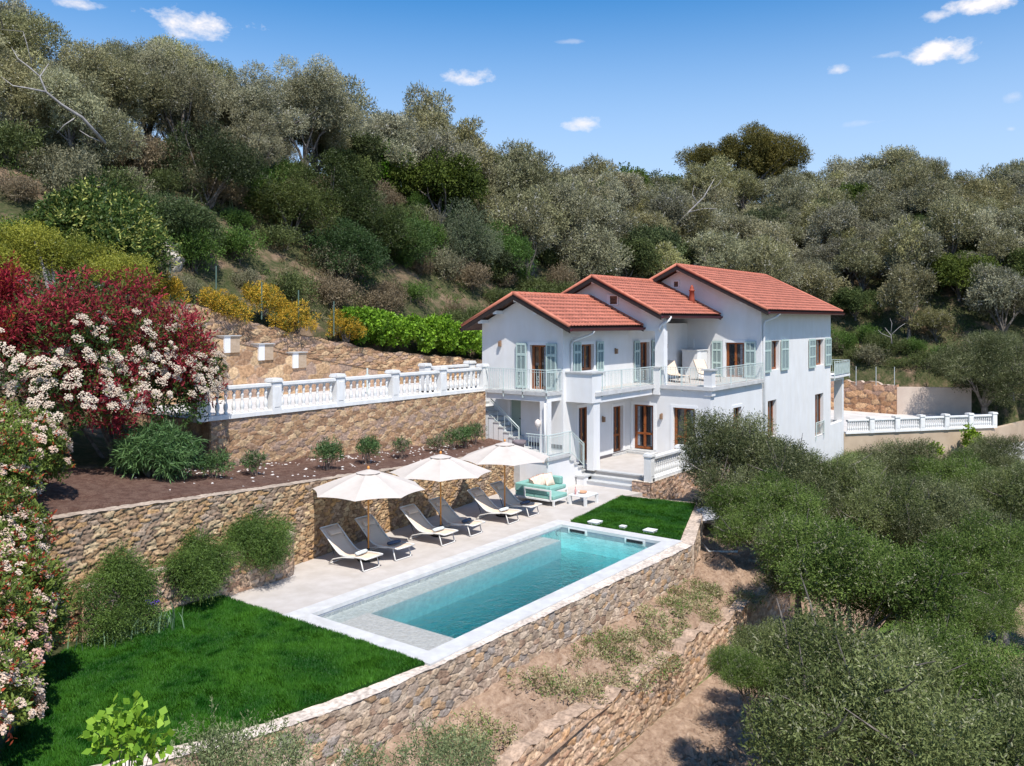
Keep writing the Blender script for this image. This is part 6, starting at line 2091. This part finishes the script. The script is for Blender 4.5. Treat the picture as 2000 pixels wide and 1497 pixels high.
# trailing junipers over the planter
for i, (x_, y_, z_, rx, rz_, lab) in enumerate(((-3.05, 2.5, 0.92, 0.92, 0.34, 'trailing juniper at the left of the stone planter, above the irises'), (-1.05, 2.55, 0.95, 0.80, 0.26, 'middle trailing juniper hanging over the pale planter wall'),
                                           (0.65, 2.7, 1.15, 0.88, 0.40, 'rightmost trailing juniper with an upright tip by the planter end'))):
    ee = [((x_, y_, z_), (rx, 0.45, rz_)), ((x_ - 0.1, y_ - 0.35, z_ - 0.35), (rx * 0.75, 0.3, rz_ * 0.9)), ((x_ + (0.15 if i < 2 else 0.1), y_ + 0.2, z_ + rz_ * 0.8), (0.22, 0.2, 0.35))]
    if i == 0: ee.append(((x_ - 0.2, y_ - 0.5, z_ - 0.75), (0.75, 0.35, 0.5)))
    shrub('juniper', lab, 'shrub', ee, 60, 0.15, 5600, 7, 0.045, 0.016, 0.24, (0.022, 0.05, 0.010), (0.16, 0.25, 0.05), 750 + i, up=-0.3, spread=1.0, droop=0.15, group='trailing junipers', stemr=0.02, loc=(x_, y_, 0.9))
# irises below the juniper
ir = empty('iris_clump', (-2.9, 1.95, 0.02), 'clump of sword-leaved irises with a violet bloom at the lawn edge', 'flowers')
q = np.random.default_rng(61)
Vs = []
for _ in range(230):
    c = np.array([q.normal() * 0.45, q.normal() * 0.22 + q.normal() * 0.05, 0.0]); a = q.uniform(0, 6.28); ln = q.uniform(0.22, 0.42)
    t = np.array([math.cos(a), math.sin(a), 0]); o_ = np.array([-math.sin(a), math.cos(a), 0]) * 0.014
    lean = q.uniform(0.05, 0.25)
    Vs += [c - o_, c + o_, c + o_ * 0.8 + t * lean * 0.4 + [0, 0, ln * 0.7], c - o_ * 0.8 + t * lean * 0.4 + [0, 0, ln * 0.7],
           c - o_ * 0.8 + t * lean * 0.4 + [0, 0, ln * 0.7], c + o_ * 0.8 + t * lean * 0.4 + [0, 0, ln * 0.7], c + t * lean + [0, 0, ln], c + t * lean + [0, 0, ln]]
V = np.array(Vs); F = np.arange(len(V)).reshape(-1, 4)
np_mesh('leaves', V, F, M_leaf, ir, col=np.tile(np.array([0.16, 0.26, 0.14]), (len(F), 1)) * q.uniform(0.6, 1.3, (len(F), 1)))
fl = MB()
for (x_, y_, z_) in ((0.30, 0.1, 0.55), (0.36, 0.05, 0.50), (0.52, 0.12, 0.48)):
    for k in range(6):
        a = k * math.pi / 3
        fl.add([(x_, y_, z_), (x_ + 0.05 * math.cos(a - 0.5), y_ + 0.05 * math.sin(a - 0.5), z_ + 0.05), (x_ + 0.08 * math.cos(a), y_ + 0.08 * math.sin(a), z_ + 0.01 * (k % 2)), (x_ + 0.05 * math.cos(a + 0.5), y_ + 0.05 * math.sin(a + 0.5), z_ + 0.05)], [(0, 1, 2, 3)])
fl.build('bloom', mat('violet_petals', (0.10, 0.03, 0.36), 0.7), ir)
# lime-leaved sapling and wispy shoots in front, at the bottom of the picture
x_, y_, z_ = place(245, 1450, 10.6)
shrub('fig_sapling', 'young sapling with big lime-green leaves at the bottom of the large lawn', 'sapling', [((x_, y_, z_), (0.34, 0.34, 0.45))], 16, 0.16, 150, 3, 0.12, 0.105, 0.12, (0.10, 0.22, 0.015), (0.32, 0.50, 0.05), 770, up=0.4, loc=(x_, y_, z_ - 1.6), stemr=0.014)
for i, (px, py, k, rx, rz_, n, lab) in enumerate(((500, 1475, 11.8, 0.85, 0.30, 900, 'wispy grey-green olive shoots in front of the large lawn wall'), (400, 1440, 12.0, 0.30, 0.25, 160, 'single thin upright olive shoot before the lawn wall'),
                                             (860, 1478, 12.6, 0.62, 0.25, 800, 'bright green shrub at the foot of the retaining wall, bottom centre'), (700, 1490, 12.2, 0.4, 0.22, 240, 'sparse green shoots at the bottom edge left of the shrub'))):
    x_, y_, z_ = place(px, py, k)
    shrub('wall_shrub', lab, 'shrub', [((x_, y_, z_ - 0.25), (rx, rx, rz_ * 1.6))], 26, 0.22, n, 7, 0.06, 0.018, 0.20, (0.06, 0.09, 0.03), (0.26, 0.30, 0.14), 780 + i, up=0.9, loc=(x_, y_, z_ - 1.6), stemr=0.012)
# withered creepers thrown over the dirt bank
for i, (x0, x1, y0, y1, n, lab) in enumerate(((6.6, 9.8, -4.45, -5.7, 5200, 'withered yellow-green creeper heap on the dirt bank nearest the pool corner'), (3.9, 6.4, -4.4, -5.5, 3000, 'withered creeper strands in the middle of the dirt bank'),
                                         (1.7, 3.8, -4.5, -5.6, 1900, 'thin trailing creeper strands on the dirt bank, left of the middle ones'), (-1.4, 0.3, -4.4, -5.3, 1500, 'small withered creeper heap low on the dirt bank at the bottom'), (9.6, 12.6, -5.6, -6.2, 1500, 'creeper and weeds over the upper end of the lower dry-stone wall'), (3.6, 5.6, -5.7, -6.15, 900, 'weeds tumbling over the middle of the lower dry-stone wall'))):
    q = np.random.default_rng(800 + i)
    nn = 38
    cx_ = q.uniform(x0, x1, nn); cy_ = q.uniform(min(y0, y1), max(y0, y1), nn)
    cs = np.stack([cx_, cy_, bank_z(cx_, cy_) + 0.05], 1)
    V, F, C = foliage(q, cs, q.uniform(0.06, 0.34, nn), int(n * 0.6), 4, 0.05, 0.028, 0.12, (0.16, 0.13, 0.05), (0.56, 0.48, 0.28), up=0.1, accent=(0.12, 0.22, 0.04), accent_p=0.22, flat=0.3)
    o = np_mesh('creeper', V, F, M_leaf, col=C)
    tag(o, lab, 'creeper', 'withered creepers on the dirt bank')
# ivy patch on the driveway wall
x_, y_, z_ = place(1900, 860, 54)
V, F, C = foliage(np.random.default_rng(90), [(x_, y_, z_), (x_ - 0.3, y_ + .2, z_ + 0.6), (x_ + 0.3, y_ - .2, z_ - 0.5), (x_ - 2.4, y_ + 1.8, z_ - 0.5)], [0.5, 0.3, 0.5, 0.35], 500, 4, 0.14, 0.12, 0.2, (0.10, 0.20, 0.01), (0.34, 0.42, 0.04), up=0.1)
tag(np_mesh('ivy_patch', V, F, M_leaf, col=C), 'yellow-green ivy patch on the tan driveway wall', 'ivy')
# dead branches, rocks
def dead_tree(name, label, pts_list, r0, mat_=M_deadwood, thin=0.7):
    m = MB()
    for i, (pts_, rr__) in enumerate(pts_list):
        m.tube(pts_, [q_ * thin for q_ in rr__], 6)
    return tag(m.build(name, mat_, smooth=True), label, 'dead tree')


def rpts(k, *pp_): return [place(a, b, k + c) for a, b, c in pp_]


K = 30
dead_tree('dead_tree', 'long bleached dead olive branch reaching up at the upper left', [
    (rpts(K, (205, 280, 2), (160, 230, 1), (120, 205, .5), (90, 180, 0), (78, 150, 0), (95, 125, 0.2)), [0.10, 0.085, 0.07, 0.055, 0.04, 0.02]),
    (rpts(K, (90, 180, 0), (50, 172, -.5), (25, 168, -.6), (2, 150, -.8)), [0.055, 0.04, 0.03, 0.012]),
    (rpts(K, (78, 150, 0), (55, 130, 0), (35, 115, 0.2), (22, 92, 0.3)), [0.04, 0.035, 0.025, 0.01]),
    (rpts(K, (145, 232, 1), (125, 245, 1), (110, 262, 1)), [0.035, 0.025, 0.01]),
    (rpts(K, (205, 280, 2), (175, 268, 1.6), (155, 255, 1.5)), [0.05, 0.03, 0.012]),
    (rpts(K, (62, 125, 0), (52, 85, 0), (45, 62, 0), (0, 58, 0)), [0.02, 0.018, 0.014, 0.008])], 0.1)
K = 72
dead_tree('dead_tree', 'forked grey dead branches in the middle of the hillside behind the tallest roof', [
    (rpts(K, (1320, 440, 0), (1345, 415, 0), (1375, 385, 0), (1395, 350, 0)), [0.16, 0.13, 0.08, 0.03]),
    (rpts(K, (1345, 415, 0), (1375, 408, 0), (1398, 408, 0)), [0.09, 0.06, 0.03]),
    (rpts(K, (1320, 440, 0), (1310, 415, 0), (1295, 398, 0)), [0.09, 0.06, 0.03]),
    (rpts(K, (1362, 398, 0), (1352, 380, 0), (1356, 362, 0)), [0.06, 0.04, 0.015]), (rpts(K, (1385, 372, 0), (1402, 362, 0), (1410, 350, 0)), [0.04, 0.03, 0.012]),
    (rpts(K, (1340, 420, 0), (1328, 400, 0), (1318, 378, 0), (1322, 366, 0)), [0.06, 0.045, 0.03, 0.012]), (rpts(K, (1318, 442, 0), (1322, 460, 1), (1316, 480, 2)), [0.16, 0.17, 0.2])], 0.1)
K = 66
dead_tree('dead_tree', 'small bleached bare shrub above the terrace right of the house', [
    (rpts(K, (1742, 672, 0), (1740, 655, 0), (1728, 640, 0)), [0.07, 0.05, 0.02]), (rpts(K, (1740, 655, 0), (1756, 640, 0), (1768, 632, 0)), [0.05, 0.03, 0.015]),
    (rpts(K, (1741, 660, 0), (1722, 652, 0), (1715, 645, 0)), [0.04, 0.03, 0.015]), (rpts(K, (1740, 650, 0), (1742, 632, 0), (1738, 622, 0)), [0.04, 0.03, 0.01])], 0.1)
def rock(x, y, z, s, seed, label, m=M_rock, cat='rock', name='rock'):
    bm = bmesh.new(); bmesh.ops.create_icosphere(bm, subdivisions=4, radius=1)
    for v in bm.verts:
        n_ = v.co.copy()
        f = 1 + 0.35 * float(fbm(np.array([n_.x * 1.5 + seed]), np.array([n_.y * 1.5 + n_.z * 2]), 4, seed)[0])
        f = round(f * 7) / 7 * 0.6 + f * 0.4
        v.co = Vector((n_.x * s[0], n_.y * s[1], n_.z * s[2])) * f
    me = bpy.data.meshes.new(name); bm.to_mesh(me); bm.free(); me.materials.append(m)
    o = bpy.data.objects.new(name, me); o.location = (x, y, z); link(o)
    return tag(o, label, cat)


x_, y_, z_ = place(325, 510, 33.5); rock(x_, y_, z_, (0.75, 0.6, 0.7), 3, 'large pale weathered rock on the slope above the rear wall')
x_, y_, z_ = place(375, 490, 35.5); rock(x_, y_, z_, (0.55, 0.4, 0.4), 5, 'smaller pale rock up the slope behind the large one')
x_, y_, z_ = place(1400, 1010, 28.5); rock(x_, y_, z_ + 0.1, (0.9, 0.6, 0.3), 9, 'grey rubble mound in shade behind the stone end wall', m=mat('grey_rubble', (0.30, 0.30, 0.31), 0.9, (0.5, 0.5, 0.52), 5), cat='rubble', name='rubble_mound')
# loose clods and stones on the bank and path
q = np.random.default_rng(33); mb = MB()
for _ in range(5200):
    x_ = q.uniform(-6, 13.5); y_ = q.uniform(-8.5, -4.3)
    if -6.4 < y_ < -5.7: continue
    z_ = float(bank_z(np.array([x_]), np.array([y_]))[0]) if y_ > -6 else -2.25 - 0.1 * (-y_ - 6.2)
    s = abs(q.normal()) ** 1.6 * 0.030 + 0.008
    v = [(x_ + dx * s * q.uniform(.7, 1.3), y_ + dy * s * q.uniform(.7, 1.3), z_ + dz * s) for dx, dy, dz in ((-1, -1, -.3), (1, -1, -.3), (1, 1, -.3), (-1, 1, -.3), (0.2, 0.1, 0.8))]
    mb.add(v, [(0, 1, 4), (1, 2, 4), (2, 3, 4), (3, 0, 4)])
tag(mb.build('clods', M_dirt), 'loose clods and small stones on the bare dirt bank and path', 'stones', kind='stuff')
# pipe beside the end wall
pi_ = MB(); a_ = place(1372, 1062, 27.2); b2 = place(1385, 1078, 26.6); c2 = place(1440, 1078, 27.2)
pi_.tube([a_, b2, c2], 0.035, 8)
tag(pi_.build('drain_pipe', M_frame, smooth=True), 'pale bent drain pipe on the ground beside the stone end wall', 'pipe')
# green fence posts on the rear wall and by the driveway
for i, (px, py, k, h) in enumerate(((332, 545, 31.5, 1.5), (422, 560, 32.6, 1.2), (511, 590, 33.6, 1.2), (583, 605, 34.8, 1.2), (652, 625, 36.5, 1.2))):
    x_, y_, z_ = place(px, py, k)
    o = MB().tube([(0, 0, -0.3), (0, 0, h)], 0.025, 5).build('fence_post', mat('green_post', (0.10, 0.16, 0.13), 0.6), loc=(x_, y_, z_ - 0.4))
    tag(o, 'thin green fence post on the rear wall top, ' + ('at the pale rock', 'left of the round golden bush', 'right of the round golden bush', 'in the broad golden bush', 'left of the ivy hedge')[i], 'post', 'green fence posts on the rear wall')
for i, (px, k) in enumerate(((1672, 60), (1711, 61), (1747, 62))):
    x_, y_, z_ = place(px, 745, k)
    o = MB().tube([(0, 0, -0.2), (0, 0, 1.15)], 0.03, 5).build('fence_post', mat('grey_post', (0.4, 0.43, 0.42), 0.6), loc=(x_, y_, z_ - 0.1))
    tag(o, 'grey wire-fence post on the boundary wall, ' + ('nearest the house', 'in the middle', 'nearest the plaster wall')[i], 'post', 'grey fence posts above the boundary wall')
o = MB().tube([(0, 0, 0), (0, 0, 1.0)], 0.035, 6).box(-0.09, 0.09, -0.02, 0.02, 0.72, 0.76).build('tap_post', M_rail, loc=(10.9, 9.6, 3.58))
tag(o, 'pale green standpipe on the upper terrace behind the balustrade', 'post')
# little plastered niches in the stair wall
for i, (x_, z_) in enumerate(((6.05, 5.95), (7.55, 5.62), (9.15, 5.25), (4.6, 6.4))):
    r_ = empty('step_niche', (x_, 12.0, z_ - 0.35), ('second niche from the left on the stair wall, white left cheek', 'third niche from the left on the stair wall, tallest white cheek', 'rightmost white-cheeked niche on the stair wall', 'leftmost white-cheeked niche on the stair wall by the photinia')[i], 'niche', 'white-cheeked niches on the stair wall')
    MB().box(0.0, 0.30, -0.10, 0.3, -0.4, 0.35).build('cheek', M_white, r_)
    MB().box(0.301, 0.78, -0.09, 0.32, -0.4, 0.35).build('block', mat('niche_stone', (0.38, 0.28, 0.19), 0.9, (0.46, 0.35, 0.25), 6), r_)
    MB().box(-0.04, 0.82, -0.14, 0.34, 0.35, 0.385).build('cover_slab', M_stonecap, r_)
    r_.scale = (0.85, 1, 0.8)
o = MB().lathe([(0.10, 0.0), (0.10, 0.12), (0.22, 0.2), (0.3, 0.55), (0.26, 0.7), (0.05, 0.72)], 0, 0, 0, 10).build('dark_planter', M_black, loc=(-4.6, 4.6, 1.6))
tag(o, 'dark upright box half hidden in the left hedge', 'box')

for m in OL + OLF + EV + NEAR + WS:
    if m.name not in used:
        for c in list(m.children): bpy.data.objects.remove(c)
        bpy.data.objects.remove(m)
